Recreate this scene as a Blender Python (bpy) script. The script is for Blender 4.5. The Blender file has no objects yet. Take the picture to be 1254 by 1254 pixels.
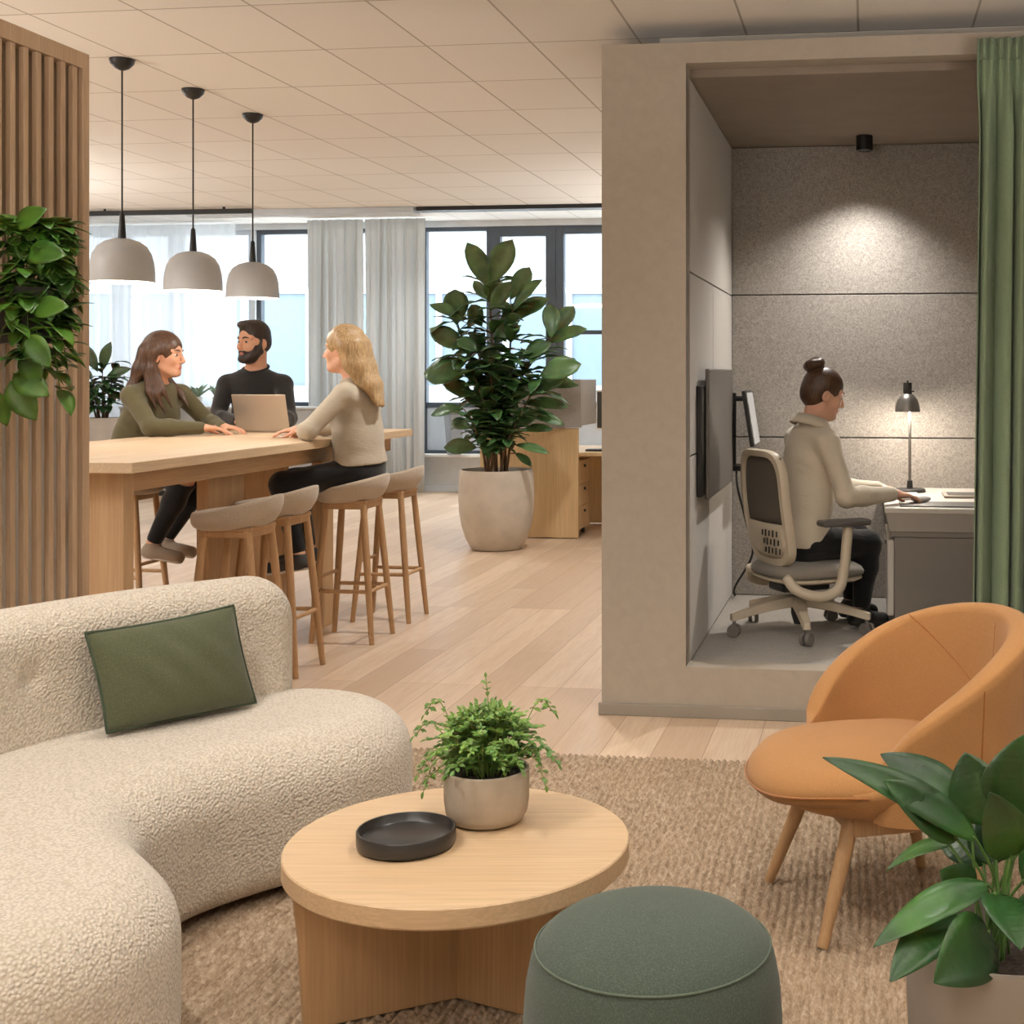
import bpy, math, random
import numpy as np
from mathutils import Vector, Matrix
C = bpy.context.scene.collection
rnd = random.Random(7)
PI = math.pi
TH = math.radians(7.65)              # the room stands turned by this angle to the camera
CT, ST = math.cos(TH), math.sin(TH)
ROT = -TH
EYE = 1.4                            # camera height

def RW(a, b, z=0.0):
    """room axes (a along the window wall, b towards it) -> world"""
    return Vector((a*CT + b*ST, -a*ST + b*CT, z))

# ------------------------------------------------------------------ objects
def tag(o, label=None, cat=None, group=None, kind=None):
    if label: o['label'] = label
    if cat: o['category'] = cat
    if group: o['group'] = group
    if kind: o['kind'] = kind
    return o

def thing(name, label, cat, loc=(0, 0, 0), rz=0.0, group=None):
    o = bpy.data.objects.new(name, None); C.objects.link(o)
    o.empty_display_size = .1
    o.location = loc; o.rotation_euler = (0, 0, rz)
    return tag(o, label, cat, group)

def link_mesh(name, verts, faces, mats, parent=None, smooth=True, angle=40, midx=None, loc=None, rz=None):
    me = bpy.data.meshes.new(name)
    me.from_pydata(verts, [], faces)
    if not isinstance(mats, (list, tuple)): mats = [mats]
    for m in mats: me.materials.append(m)
    if midx is not None: me.polygons.foreach_set('material_index', midx)
    if smooth:
        me.shade_smooth()
        if angle and angle < 180: me.set_sharp_from_angle(angle=math.radians(angle))
    me.update()
    o = bpy.data.objects.new(name, me); C.objects.link(o)
    if parent is not None: o.parent = parent
    if loc is not None: o.location = loc
    if rz is not None: o.rotation_euler = (0, 0, rz)
    return o

def copy_tree(o, parent=None):
    c = o.copy(); C.objects.link(c)
    if parent is not None: c.parent = parent
    for ch in list(o.children): copy_tree(ch, c)
    return c

def frame(d, up=(0, 0, 1)):
    """matrix whose columns are side, forward, up with forward along d"""
    f = Vector(d).normalized(); u = Vector(up)
    s = f.cross(u)
    if s.length < 1e-5: s = f.cross(Vector((1, 0, 0)))
    s.normalize(); u = s.cross(f)
    return Matrix((s, f, u)).transposed()

class MB:
    def __init__(self): self.v = []; self.f = []; self.m = []
    def add(self, vs, fs, mi=0):
        b = len(self.v)
        self.v.extend([tuple(p) for p in vs]); self.f.extend([tuple(i+b for i in f) for f in fs]); self.m.extend([mi]*len(fs))
        return self
    def box(self, c, s, R=None, mi=0):
        c = Vector(c); vs = []
        for x in (-.5, .5):
            for y in (-.5, .5):
                for z in (-.5, .5):
                    p = Vector((x*s[0], y*s[1], z*s[2]))
                    vs.append(c + (R @ p if R is not None else p))
        return self.add(vs, [(0,1,3,2),(4,6,7,5),(0,4,5,1),(2,3,7,6),(0,2,6,4),(1,5,7,3)], mi)
    def span(self, lo, hi, mi=0):
        return self.box([(lo[i]+hi[i])/2 for i in range(3)], [hi[i]-lo[i] for i in range(3)], None, mi)
    def tube(self, pts, rad, n=10, caps=True, mi=0, closed=False):
        pts = [Vector(p) for p in pts]
        if not isinstance(rad, (list, tuple)): rad = [rad]*len(pts)
        vs = []; N = len(pts); prev = None
        for i, p in enumerate(pts):
            if closed: t = pts[(i+1) % N] - pts[i-1]
            else: t = pts[min(i+1, N-1)] - pts[max(i-1, 0)]
            t.normalize()
            if prev is None:
                s = t.cross(Vector((0, 0, 1)))
                if s.length < 1e-4: s = t.cross(Vector((1, 0, 0)))
            else: s = prev - t*prev.dot(t)
            s.normalize(); prev = s; u = s.cross(t)
            for k in range(n):
                a = 2*PI*k/n
                vs.append(p + (s*math.cos(a) + u*math.sin(a))*rad[i])
        fs = []
        for i in range(N if closed else N-1):
            j = (i+1) % N
            for k in range(n):
                l = (k+1) % n
                fs.append((i*n+k, i*n+l, j*n+l, j*n+k))
        if caps and not closed:
            fs.append(tuple(range(n-1, -1, -1))); fs.append(tuple((N-1)*n+k for k in range(n)))
        return self.add(vs, fs, mi)
    def lathe(self, prof, c=(0, 0, 0), n=48, mi=0):
        """prof: list of (r, z) from the start to the end; r 0 closes"""
        vs = []; fs = []; c = Vector(c)
        for r, z in prof:
            for k in range(n):
                a = 2*PI*k/n
                vs.append(c + Vector((max(r, 1e-5)*math.cos(a), max(r, 1e-5)*math.sin(a), z)))
        for i in range(len(prof)-1):
            for k in range(n):
                l = (k+1) % n
                fs.append((i*n+k, i*n+l, (i+1)*n+l, (i+1)*n+k))
        return self.add(vs, fs, mi)
    def ell(self, c, r, R=None, nu=16, nv=10, mi=0):
        vs = []; fs = []; c = Vector(c)
        for j in range(nv+1):
            t = PI*j/nv
            for k in range(nu):
                a = 2*PI*k/nu
                p = Vector((r[0]*math.sin(t)*math.cos(a), r[1]*math.sin(t)*math.sin(a), -r[2]*math.cos(t)))
                vs.append(c + (R @ p if R is not None else p))
        for j in range(nv):
            for k in range(nu):
                l = (k+1) % nu
                fs.append((j*nu+k, j*nu+l, (j+1)*nu+l, (j+1)*nu+k))
        return self.add(vs, fs, mi)
    def grid(self, rows, closed_u=False, closed_v=False, mi=0):
        m = len(rows); n = len(rows[0]); vs = [p for r in rows for p in r]; fs = []
        for i in range(m if closed_v else m-1):
            j = (i+1) % m
            for k in range(n if closed_u else n-1):
                l = (k+1) % n
                fs.append((i*n+k, i*n+l, j*n+l, j*n+k))
        return self.add(vs, fs, mi)
    def prism(self, poly, z0, z1, mi=0):
        n = len(poly)
        vs = [(x, y, z0) for x, y in poly] + [(x, y, z1) for x, y in poly]
        fs = [tuple(range(n-1, -1, -1)), tuple(range(n, 2*n))] + [(i, (i+1) % n, n+(i+1) % n, n+i) for i in range(n)]
        return self.add(vs, fs, mi)
    def leaf(self, base, d, up, L, W, droop=.2, fold=.25, wide=.5, nu=7, mi=0, tipsharp=1.0, wav=0.0, pleat=0.0, wf=60):
        """one leaf blade with a keel; wide: where along it it is widest"""
        base = Vector(base); d = Vector(d).normalized(); up = Vector(up)
        s = d.cross(up)
        if s.length < 1e-4: s = d.cross(Vector((1, 0, .1)))
        s.normalize(); nrm = s.cross(d).normalized()
        p = math.log(.5)/math.log(wide)
        vs = []; fs = []
        for i in range(nu+1):
            t = i/nu
            c = base + d*(L*t) + nrm*(-droop*L*t*t) + Vector((0, 0, -1))*(droop*.35*L*t*t)
            w = W*.5*math.sin(PI*min(1, t**p))**(.75*tipsharp) if 0 < t < 1 else W*.015
            o = wav*W*math.sin(t*13+base.x*40)
            tl = (nrm*fold)
            o2 = pleat*W*math.sin(t*wf)
            vs += [c - s*w + tl*w + nrm*o, c - s*w*.5 + tl*w*.28 + nrm*o2, c, c + s*w*.5 + tl*w*.28 + nrm*o2, c + s*w + tl*w - nrm*o]
        for i in range(nu):
            for k in range(4):
                a = i*5+k
                fs.append((a, a+1, a+6, a+5))
        return self.add(vs, fs, mi)
    def move(self, d):
        d = Vector(d); self.v = [tuple(Vector(p)+d) for p in self.v]; return self
    def build(self, name, mats, parent=None, bevel=0, seg=2, smooth=True, angle=40, loc=None, rz=None, subsurf=0, solid=0):
        o = link_mesh(name, self.v, self.f, mats, parent, smooth, angle, self.m if isinstance(mats, (list, tuple)) else None, loc, rz)
        if solid:
            md = o.modifiers.new('solid', 'SOLIDIFY'); md.thickness = solid; md.offset = 0
        if bevel:
            md = o.modifiers.new('bevel', 'BEVEL'); md.width = bevel; md.segments = seg; md.limit_method = 'ANGLE'; md.angle_limit = math.radians(38)
        if subsurf:
            md = o.modifiers.new('sub', 'SUBSURF'); md.levels = subsurf; md.render_levels = subsurf
        return o

def catmull(P, n=8, closed=False):
    P = [Vector(p) for p in P]; out = []; N = len(P)
    for i in range(N if closed else N-1):
        p1, p2 = P[i], P[(i+1) % N]
        p0 = P[i-1] if (closed or i > 0) else p1*2-p2
        p3 = P[(i+2) % N] if (closed or i+2 < N) else p2*2-p1
        for k in range(n):
            t = k/n
            out.append(.5*((2*p1)+(p2-p0)*t+(2*p0-5*p1+4*p2-p3)*t*t+(3*p1-p0-3*p2+p3)*t**3))
    if not closed: out.append(P[-1])
    return out

# ------------------------------------------------------------------ signed distance modelling
class SDF:
    def __init__(self, lo, hi, h):
        self.lo = np.array(lo, float); self.h = h
        self.n = np.ceil((np.array(hi, float)-self.lo)/h).astype(int)+1
        self.F = np.full(self.n, .5, np.float32)
        self.ax = [self.lo[i]+h*np.arange(self.n[i]) for i in range(3)]
    def win(self, lo, hi):
        s = []
        for i in range(3):
            a = int(max(0, math.floor((lo[i]-self.lo[i])/self.h))); b = int(min(self.n[i], math.ceil((hi[i]-self.lo[i])/self.h)+1))
            if b <= a: return None, None
            s.append(slice(a, b))
        s = tuple(s)
        return s, np.meshgrid(*[self.ax[i][s[i]].astype(np.float32) for i in range(3)], indexing='ij')
    def put(self, lo, hi, fn, k=.01, sub=False):
        m = k+3*self.h
        s, G = self.win([lo[i]-m for i in range(3)], [hi[i]+m for i in range(3)])
        if s is None: return
        d = fn(*G); A = self.F[s]
        if sub:
            d = -d; h = np.clip(.5-.5*(d-A)/k, 0, 1); self.F[s] = A*h + d*(1-h) + k*h*(1-h)
        else:
            h = np.clip(.5+.5*(d-A)/k, 0, 1); self.F[s] = d*(1-h) + A*h - k*h*(1-h)
    def cap(self, a, b, ra, rb=None, k=.01, sub=False):
        rb = ra if rb is None else rb
        a = np.array(a, float); b = np.array(b, float); ab = b-a; L2 = max(float(ab@ab), 1e-9); R = max(ra, rb)
        def fn(X, Y, Z):
            t = np.clip(((X-a[0])*ab[0]+(Y-a[1])*ab[1]+(Z-a[2])*ab[2])/L2, 0, 1)
            return np.sqrt((X-a[0]-t*ab[0])**2+(Y-a[1]-t*ab[1])**2+(Z-a[2]-t*ab[2])**2)-(ra+(rb-ra)*t)
        self.put(np.minimum(a, b)-R, np.maximum(a, b)+R, fn, k, sub)
    def ell(self, c, r, R=None, k=.01, sub=False):
        c = np.array(c, float); M = np.eye(3) if R is None else np.array(R, float); r = np.array(r, float); m = float(max(r))
        def fn(X, Y, Z):
            x, y, z = X-c[0], Y-c[1], Z-c[2]
            q = [M[0][i]*x+M[1][i]*y+M[2][i]*z for i in range(3)]
            k0 = np.sqrt(sum((q[i]/r[i])**2 for i in range(3))); k1 = np.sqrt(sum((q[i]/r[i]**2)**2 for i in range(3)))
            return k0*(k0-1)/np.maximum(k1, 1e-6)
        self.put(c-m, c+m, fn, k, sub)
    def chain(self, P, R, k=.01):
        for i in range(len(P)-1): self.cap(P[i], P[i+1], R[i], R[i+1], k)
    def cut(self, p, n, k=.004):
        """removes everything on the side the normal n points to"""
        p = np.array(p, float); n = np.array(n, float); n /= np.linalg.norm(n)
        G = np.meshgrid(*[a.astype(np.float32) for a in self.ax], indexing='ij')
        d = (G[0]-p[0])*n[0]+(G[1]-p[1])*n[1]+(G[2]-p[2])*n[2]
        self.F = np.maximum(self.F, d.astype(np.float32))
    def mesh(self):
        F = self.F
        for i in range(3):
            sl = [slice(None)]*3
            for e in (0, -1): sl[i] = e; F[tuple(sl)] = np.maximum(F[tuple(sl)], self.h*.5)
        S = F < 0; nx, ny, nz = F.shape
        def q(A, i, j, k): return A[i:nx-1+i, j:ny-1+j, k:nz-1+k]
        cnt = np.zeros((nx-1, ny-1, nz-1), np.int8)
        for i in (0, 1):
            for j in (0, 1):
                for k in (0, 1): cnt += q(S, i, j, k)
        act = (cnt > 0) & (cnt < 8)
        I, J, K = np.nonzero(act); n = len(I)
        idx = np.full(act.shape, -1, np.int64); idx[I, J, K] = np.arange(n)
        acc = np.zeros((n, 3)); num = np.zeros(n)
        f = {(i, j, k): F[I+i, J+j, K+k] for i in (0, 1) for j in (0, 1) for k in (0, 1)}
        for a in range(3):
            for u in (0, 1):
                for w in (0, 1):
                    c0 = [0, 0, 0]; o = [x for x in range(3) if x != a]; c0[o[0]] = u; c0[o[1]] = w
                    c1 = list(c0); c1[a] = 1
                    f0, f1 = f[tuple(c0)], f[tuple(c1)]; m = (f0 < 0) != (f1 < 0)
                    t = np.where(m, f0/np.where(m, f0-f1, 1), 0)
                    P = np.tile(np.array(c0, float), (n, 1)); P[:, a] = t
                    acc[m] += P[m]; num += m
        V = (np.stack([I, J, K], 1)+acc/num[:, None])*self.h+self.lo
        faces = []
        for a in range(3):
            b, c = (a+1) % 3, (a+2) % 3
            s0 = [slice(1, -1)]*3; s1 = [slice(1, -1)]*3
            s0[a] = slice(0, -1); s1[a] = slice(1, None)
            A0, A1 = S[tuple(s0)], S[tuple(s1)]
            for flip in (False, True):
                m = (A0 & ~A1) if not flip else (~A0 & A1)
                E = np.array(np.nonzero(m)).T
                if len(E) == 0: continue
                off = np.ones(3, int); off[a] = 0
                E = E+off
                def cell(db, dc):
                    X = E.copy(); X[:, b] += db; X[:, c] += dc
                    return idx[X[:, 0], X[:, 1], X[:, 2]]
                Q = [cell(-1, -1), cell(0, -1), cell(0, 0), cell(-1, 0)]
                if flip: Q = Q[::-1]
                faces.append(np.stack(Q, 1))
        Fc = np.concatenate(faces)
        return V, Fc
    def build(self, name, mat, parent=None, origin=(0, 0, 0), smooth_it=2, midx_fn=None, fn=None):
        V, Fc = self.mesh()
        for _ in range(smooth_it):       # light relaxation
            A = np.zeros_like(V); n = np.zeros(len(V))
            for k in range(4):
                i, j = Fc[:, k], Fc[:, (k+1) % 4]
                np.add.at(A, i, V[j]); np.add.at(n, i, 1); np.add.at(A, j, V[i]); np.add.at(n, j, 1)
            V = V*.5+.5*A/np.maximum(n, 1)[:, None]
        if fn is not None: V = fn(V)
        mi = midx_fn(V[Fc].mean(1)).tolist() if midx_fn else None
        return link_mesh(name, (V-np.array(origin)).tolist(), Fc.tolist(), mat, parent, True, 180, mi)

# ------------------------------------------------------------------ materials
class NT:
    def __init__(self, name):
        self.m = bpy.data.materials.new(name); self.m.use_nodes = True
        self.t = self.m.node_tree; self.b = self.t.nodes['Principled BSDF']; self.out = self.t.nodes['Material Output']
        self.co = None
    def n(self, ty, **k):
        x = self.t.nodes.new(ty)
        for a, v in k.items(): setattr(x, a, v)
        return x
    def l(self, a, b): self.t.links.new(a, b)
    def coord(self, scale=(1, 1, 1), rot=(0, 0, 0), loc=(0, 0, 0), kind='Object'):
        if self.co is None: self.co = self.n('ShaderNodeTexCoord')
        m = self.n('ShaderNodeMapping'); self.l(self.co.outputs[kind], m.inputs['Vector'])
        m.inputs['Scale'].default_value = scale; m.inputs['Rotation'].default_value = rot; m.inputs['Location'].default_value = loc
        return m.outputs[0]
    def noise(self, vec, scale, detail=3, rough=.5, dist=0):
        x = self.n('ShaderNodeTexNoise'); self.l(vec, x.inputs['Vector'])
        x.inputs['Scale'].default_value = scale; x.inputs['Detail'].default_value = detail; x.inputs['Roughness'].default_value = rough; x.inputs['Distortion'].default_value = dist
        return x.outputs['Fac']
    def ramp(self, fac, stops):
        r = self.n('ShaderNodeValToRGB'); self.l(fac, r.inputs[0]); e = r.color_ramp.elements
        while len(e) > 2: e.remove(e[-1])
        for i, (p, c) in enumerate(stops):
            if i > 1: e.new(p)
            e[i].position = p; e[i].color = (*c, 1) if len(c) == 3 else c
        return r.outputs[0]
    def mix(self, fac, a, b, mode='MIX'):
        x = self.n('ShaderNodeMix', data_type='RGBA', blend_type=mode)
        for s, v in ((0, fac), (6, a), (7, b)):
            if isinstance(v, (int, float)): x.inputs[s].default_value = v
            elif isinstance(v, tuple): x.inputs[s].default_value = (*v, 1)
            else: self.l(v, x.inputs[s])
        return x.outputs[2]
    def math(self, op, a, b=None):
        x = self.n('ShaderNodeMath', operation=op)
        for i, v in enumerate((a, b)):
            if v is None: continue
            if isinstance(v, (int, float)): x.inputs[i].default_value = v
            else: self.l(v, x.inputs[i])
        return x.outputs[0]
    def bump(self, h, strength=.3, dist=.01, prev=None):
        x = self.n('ShaderNodeBump'); x.inputs['Strength'].default_value = strength; x.inputs['Distance'].default_value = dist
        self.l(h, x.inputs['Height'])
        if prev is not None: self.l(prev, x.inputs['Normal'])
        self.l(x.outputs[0], self.b.inputs['Normal']); return x.outputs[0]
    def col(self, c):
        if isinstance(c, tuple): self.b.inputs['Base Color'].default_value = (*c, 1)
        else: self.l(c, self.b.inputs['Base Color'])
    def set(self, **k):
        for a, v in k.items(): self.b.inputs[a.replace('_', ' ')].default_value = v

def srgb(r, g, b):
    f = lambda c: c/12.92 if c <= .04045 else ((c+.055)/1.055)**2.4
    return (f(r/255), f(g/255), f(b/255))

def plain(name, c, rough=.5, metal=0, var=.06, vs=6, bump=0, bs=80, bd=.002, **k):
    t = NT(name); v = t.coord()
    n = t.noise(v, vs, 3)
    lo = tuple(x*(1-var) for x in c); hi = tuple(min(1, x*(1+var)) for x in c)
    t.col(t.ramp(n, [(.3, lo), (.7, hi)]))
    t.set(Roughness=rough, Metallic=metal, **k)
    if bump: t.bump(t.noise(v, bs, 4), bump, bd)
    return t.m

def fabric(name, c, scale=420, bump=.35, var=.12, sheen=.3, rough=.9, mel=None):
    t = NT(name); v = t.coord()
    n1 = t.noise(v, 3, 3); n2 = t.noise(v, scale, 2, .6)
    lo = tuple(x*(1-var) for x in c); hi = tuple(min(1, x*(1+var)) for x in c)
    a = t.ramp(n1, [(.3, lo), (.7, hi)])
    m = mel or tuple(min(1, x*1.35+.01) for x in c)
    t.col(t.mix(t.ramp(n2, [(.45, (0, 0, 0)), (.75, (1, 1, 1))]), a, m))
    t.set(Roughness=rough, Sheen_Weight=sheen, Specular_IOR_Level=.2)
    t.bump(n2, bump, .002)
    return t.m

def wood(name, c1, c2, axis=0, scale=1.0, rough=.5, fib=.35):
    t = NT(name)
    s = [9*scale]*3; s[axis] = .8*scale
    f = [170*scale]*3; f[axis] = 4*scale
    v = t.coord(tuple(s)); vf = t.coord(tuple(f))
    n1 = t.noise(v, 1, 5, .6, .8); n2 = t.noise(vf, 1, 3, .6)
    a = t.ramp(n1, [(.3, c1), (.52, tuple((x+y)/2 for x, y in zip(c1, c2))), (.72, c2)])
    d = tuple(x*.72 for x in c1)
    t.col(t.mix(t.math('MULTIPLY', t.ramp(n2, [(.42, (1, 1, 1)), (.6, (0, 0, 0))]), fib), a, d))
    t.set(Roughness=rough, Specular_IOR_Level=.35)
    t.bump(n2, .12, .001)
    return t.m

def leafmat(name, c1, c2, rough=.35, rib=60, back=None, trans=.15):
    t = NT(name); v = t.coord()
    n = t.noise(v, 9, 3)
    t.col(t.ramp(n, [(.3, c1), (.7, c2)]))
    t.set(Roughness=rough, Specular_IOR_Level=.5, Transmission_Weight=0)
    t.set(Subsurface_Weight=trans, Subsurface_Scale=.01)
    t.bump(t.noise(v, rib, 2), .15, .003)
    return t.m

def emit(name, c, s):
    t = NT(name); t.col((0.8, 0.8, 0.8)); t.b.inputs['Emission Color'].default_value = (*c, 1); t.b.inputs['Emission Strength'].default_value = s
    return t.m

def sheer(name, c, alpha, bump=True, trl=.5):
    t = NT(name)
    d = t.n('ShaderNodeBsdfDiffuse'); tr = t.n('ShaderNodeBsdfTranslucent'); tp = t.n('ShaderNodeBsdfTransparent')
    for x in (d, tr): x.inputs['Color'].default_value = (*c, 1)
    m1 = t.n('ShaderNodeMixShader'); m1.inputs[0].default_value = trl
    t.l(d.outputs[0], m1.inputs[1]); t.l(tr.outputs[0], m1.inputs[2])
    m2 = t.n('ShaderNodeMixShader'); m2.inputs[0].default_value = alpha
    t.l(tp.outputs[0], m2.inputs[1]); t.l(m1.outputs[0], m2.inputs[2]); t.l(m2.outputs[0], t.out.inputs[0])
    return t.m

def glasspane(name, refl=.08, tint=(1, 1, 1)):
    t = NT(name)
    g = t.n('ShaderNodeBsdfGlossy'); g.inputs['Roughness'].default_value = .02
    tp = t.n('ShaderNodeBsdfTransparent'); tp.inputs['Color'].default_value = (*tint, 1)
    m = t.n('ShaderNodeMixShader'); m.inputs[0].default_value = refl
    t.l(tp.outputs[0], m.inputs[1]); t.l(g.outputs[0], m.inputs[2]); t.l(m.outputs[0], t.out.inputs[0])
    return t.m
# ------------------------------------------------------------------ camera and render look
cam = bpy.data.cameras.new('camera'); camo = bpy.data.objects.new('camera', cam); C.objects.link(camo)
camo.location = (0, 0, EYE); camo.rotation_euler = (PI/2, 0, 0)
cam.sensor_width = 36; cam.lens = 1600/1254*36
cam.shift_x = -(848-627)/1254; cam.shift_y = -(627-458)/1254
cam.clip_end = 200
S = bpy.context.scene
S.camera = camo
S.view_settings.view_transform = 'Standard'; S.view_settings.look = 'None'
S.view_settings.exposure = 0.0; S.view_settings.gamma = 1.0; S.view_settings.use_curve_mapping = False
S.cycles.max_bounces = 7; S.cycles.diffuse_bounces = 4; S.cycles.glossy_bounces = 3; S.cycles.transparent_max_bounces = 10
S.cycles.sample_clamp_indirect = 4.0; S.cycles.caustics_reflective = False; S.cycles.caustics_refractive = False
S.cycles.use_denoising = True

# ------------------------------------------------------------------ materials
m_oak = wood('oak', srgb(200, 166, 126), srgb(220, 190, 152), 0, 1.0)
m_oak_y = wood('oak_lengthwise', srgb(190, 154, 116), srgb(208, 176, 138), 1, 1.0)
m_oak_z = wood('oak_upright', srgb(186, 150, 112), srgb(204, 172, 134), 2, 1.0)
m_oak_leg = wood('oak_leg', srgb(176, 138, 98), srgb(194, 158, 118), 2, 1.6)
m_oak_pale = wood('pale_oak', srgb(216, 188, 154), srgb(230, 206, 174), 1, 1.0)
m_slat = wood('slat_oak', srgb(188, 158, 128), srgb(214, 187, 156), 2, 1.2)
m_slat_back = wood('slat_backing', srgb(146, 124, 100), srgb(160, 138, 112), 2, 1.0)
m_desk_oak = wood('desk_oak', srgb(214, 180, 132), srgb(232, 202, 158), 2, .6)
m_black = plain('black_metal', (.012, .012, .012), .45, .2)
m_dark = plain('charcoal', (.03, .029, .028), .5)
m_darkgrey = plain('dark_grey', srgb(92, 88, 84), .55)
m_white = plain('white_paint', srgb(232, 230, 226), .55)
m_wall = plain('wall_paint', srgb(222, 220, 214), .85, bump=.05)
m_coolwall = plain('cool_wall_paint', srgb(214, 217, 220), .8)
m_steel = plain('brushed_steel', srgb(150, 146, 140), .38, .85)
m_alu = plain('laptop_aluminium', srgb(196, 184, 170), .4, .55, var=.02)
m_frame = plain('window_frame_grey', srgb(74, 82, 92), .5)
m_frame_lt = plain('window_frame_pale', srgb(196, 202, 208), .5)
m_glass = glasspane('window_glass', .06)
m_soil = plain('soil', srgb(48, 36, 28), .95, var=.5, vs=60, bump=.8, bs=90, bd=.01)
m_bulb = emit('bulb_glow', (1, .83, .62), 14)

def pod_material():
    t = NT('taupe_plaster'); v = t.coord()
    n = t.noise(v, 22, 4, .6, .5); w = t.noise(t.coord((60, 60, 14)), 1, 3)
    t.col(t.ramp(n, [(.3, srgb(166, 155, 141)), (.7, srgb(172, 161, 147))]))
    t.set(Roughness=.7, Specular_IOR_Level=.3); t.bump(w, .18, .004); return t.m
m_pod = pod_material()
m_podceil = plain('pod_ceiling_taupe', srgb(138, 124, 110), .8)

def felt_material(name, c, amt=.22):
    t = NT(name); v = t.coord()
    n = t.noise(v, 36, 3, .6, 2.8); f = t.noise(v, 160, 3, .65); g = t.noise(v, 2, 2)
    lo = tuple(x*(1-amt) for x in c); hi = tuple(min(1, x*(1+amt*.7)) for x in c)
    a = t.mix(.5, t.ramp(n, [(.38, lo), (.62, hi)]), t.ramp(f, [(.35, lo), (.65, hi)]))
    t.col(a); t.set(Roughness=1, Specular_IOR_Level=.1, Sheen_Weight=.2)
    t.bump(t.mix(.5, n, f), .35, .003); return t.m
m_felt = felt_material('grey_felt', srgb(172, 165, 157), .42)
m_felt_light = felt_material('grey_felt_plain', srgb(186, 180, 172), .07)
m_carpet = felt_material('grey_carpet', srgb(164, 158, 150), .2)

def floor_material():
    t = NT('oak_planks'); v = t.coord(rot=(0, 0, PI/2), loc=(0, .03, 0))
    b = t.n('ShaderNodeTexBrick'); t.l(v, b.inputs['Vector'])
    b.offset = .37; b.offset_frequency = 3; b.squash = 1
    for k, x in (('Scale', 1), ('Mortar Size', .0016), ('Mortar Smooth', .2), ('Bias', 0), ('Brick Width', 1.9), ('Row Height', .19)): b.inputs[k].default_value = x
    b.inputs['Color1'].default_value = (*srgb(192, 166, 140), 1); b.inputs['Color2'].default_value = (*srgb(218, 194, 168), 1); b.inputs['Mortar'].default_value = (*srgb(150, 120, 94), 1)
    n = t.noise(t.coord((14, 1.0, 14)), 1, 6, .62, 1.0); f = t.noise(t.coord((150, 5, 150)), 1, 3, .6)
    a = t.mix(t.ramp(n, [(.45, (0, 0, 0)), (.75, (.55, .55, .55))]), b.outputs['Color'], srgb(188, 154, 120))
    a = t.mix(t.math('MULTIPLY', t.ramp(f, [(.4, (1, 1, 1)), (.55, (0, 0, 0))]), .22), a, srgb(172, 138, 106))
    t.col(a); t.set(Roughness=.42, Specular_IOR_Level=.45)
    h = t.math('SUBTRACT', t.math('MULTIPLY', f, .25), b.outputs['Fac'])
    t.bump(h, .25, .0015); return t.m
m_floor = floor_material()

def ceiling_material():
    t = NT('ceiling_tiles'); v = t.coord(loc=(1.45, -5.53, 0))
    b = t.n('ShaderNodeTexBrick'); t.l(v, b.inputs['Vector']); b.offset = 0; b.squash = 1
    for k, x in (('Scale', 1), ('Mortar Size', .005), ('Mortar Smooth', .1), ('Bias', 0), ('Brick Width', .47), ('Row Height', .7)): b.inputs[k].default_value = x
    b.inputs['Color1'].default_value = (*srgb(232, 228, 222), 1); b.inputs['Color2'].default_value = (*srgb(236, 233, 228), 1); b.inputs['Mortar'].default_value = (*srgb(172, 164, 154), 1)
    n = t.noise(t.coord(), 260, 3, .7); n2 = t.noise(t.coord(), 1.3, 3)
    a = t.mix(t.math('MULTIPLY', t.ramp(n, [(.5, (0, 0, 0)), (.66, (1, 1, 1))]), .18), b.outputs['Color'], srgb(192, 186, 178))
    a = t.mix(t.math('MULTIPLY', n2, .25), a, srgb(218, 212, 204))
    t.col(a); t.set(Roughness=.9, Specular_IOR_Level=.2)
    t.bump(t.math('SUBTRACT', t.math('MULTIPLY', n, .2), b.outputs['Fac']), .5, .004); return t.m
m_ceil = ceiling_material()

# ------------------------------------------------------------------ room shell, in room axes
WB = 15.0; CZ = 2.84; TZ = 3.22; TB = 11.0
def shell(name, mb, mat, kind='structure', bevel=0):
    o = mb.build(name, mat, None, bevel=bevel, rz=ROT, angle=30); tag(o, kind=kind); return o
shell('floor', MB().span((-10.4, -2.4, -.12), (2.6, WB+.3, 0)), m_floor)
shell('ceiling', MB().span((-10.4, -2.4, CZ), (2.6, TB, CZ+.6)).span((-10.4, TB, TZ), (2.6, WB+.3, TZ+.22)), m_ceil)
shell('wall_left', MB().span((-10.5, -2.4, 0), (-10.35, WB+.3, TZ+.2)), m_wall)
shell('wall_right', MB().span((2.55, -2.4, 0), (2.7, WB+.3, TZ+.2)), m_wall)
shell('wall_rear', MB().span((-10.4, -2.5, 0), (2.6, -2.35, TZ)), m_wall)
wb = MB()
wb.span((-10.4, WB, 0), (2.6, WB+.25, .42)); wb.span((-10.4, WB, 3.15), (2.6, WB+.25, TZ+.2))
wb.span((-10.4, WB, .42), (-9.95, WB+.25, 3.15)); wb.span((-1.6, WB, .42), (2.6, WB+.25, 3.15)); wb.span((-7.42, WB, .42), (-7.37, WB+.2, 3.15))
shell('wall_windows', wb, m_coolwall)
shell('baseboard_windows', MB().span((-10.3, WB-.03, 0), (2.5, WB-.001, .07)), m_coolwall, bevel=.004)
shell('trim_1', MB().span((-10.3, WB-.16, .42), (2.5, WB+.02, .455)), m_white, bevel=.006)

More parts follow.
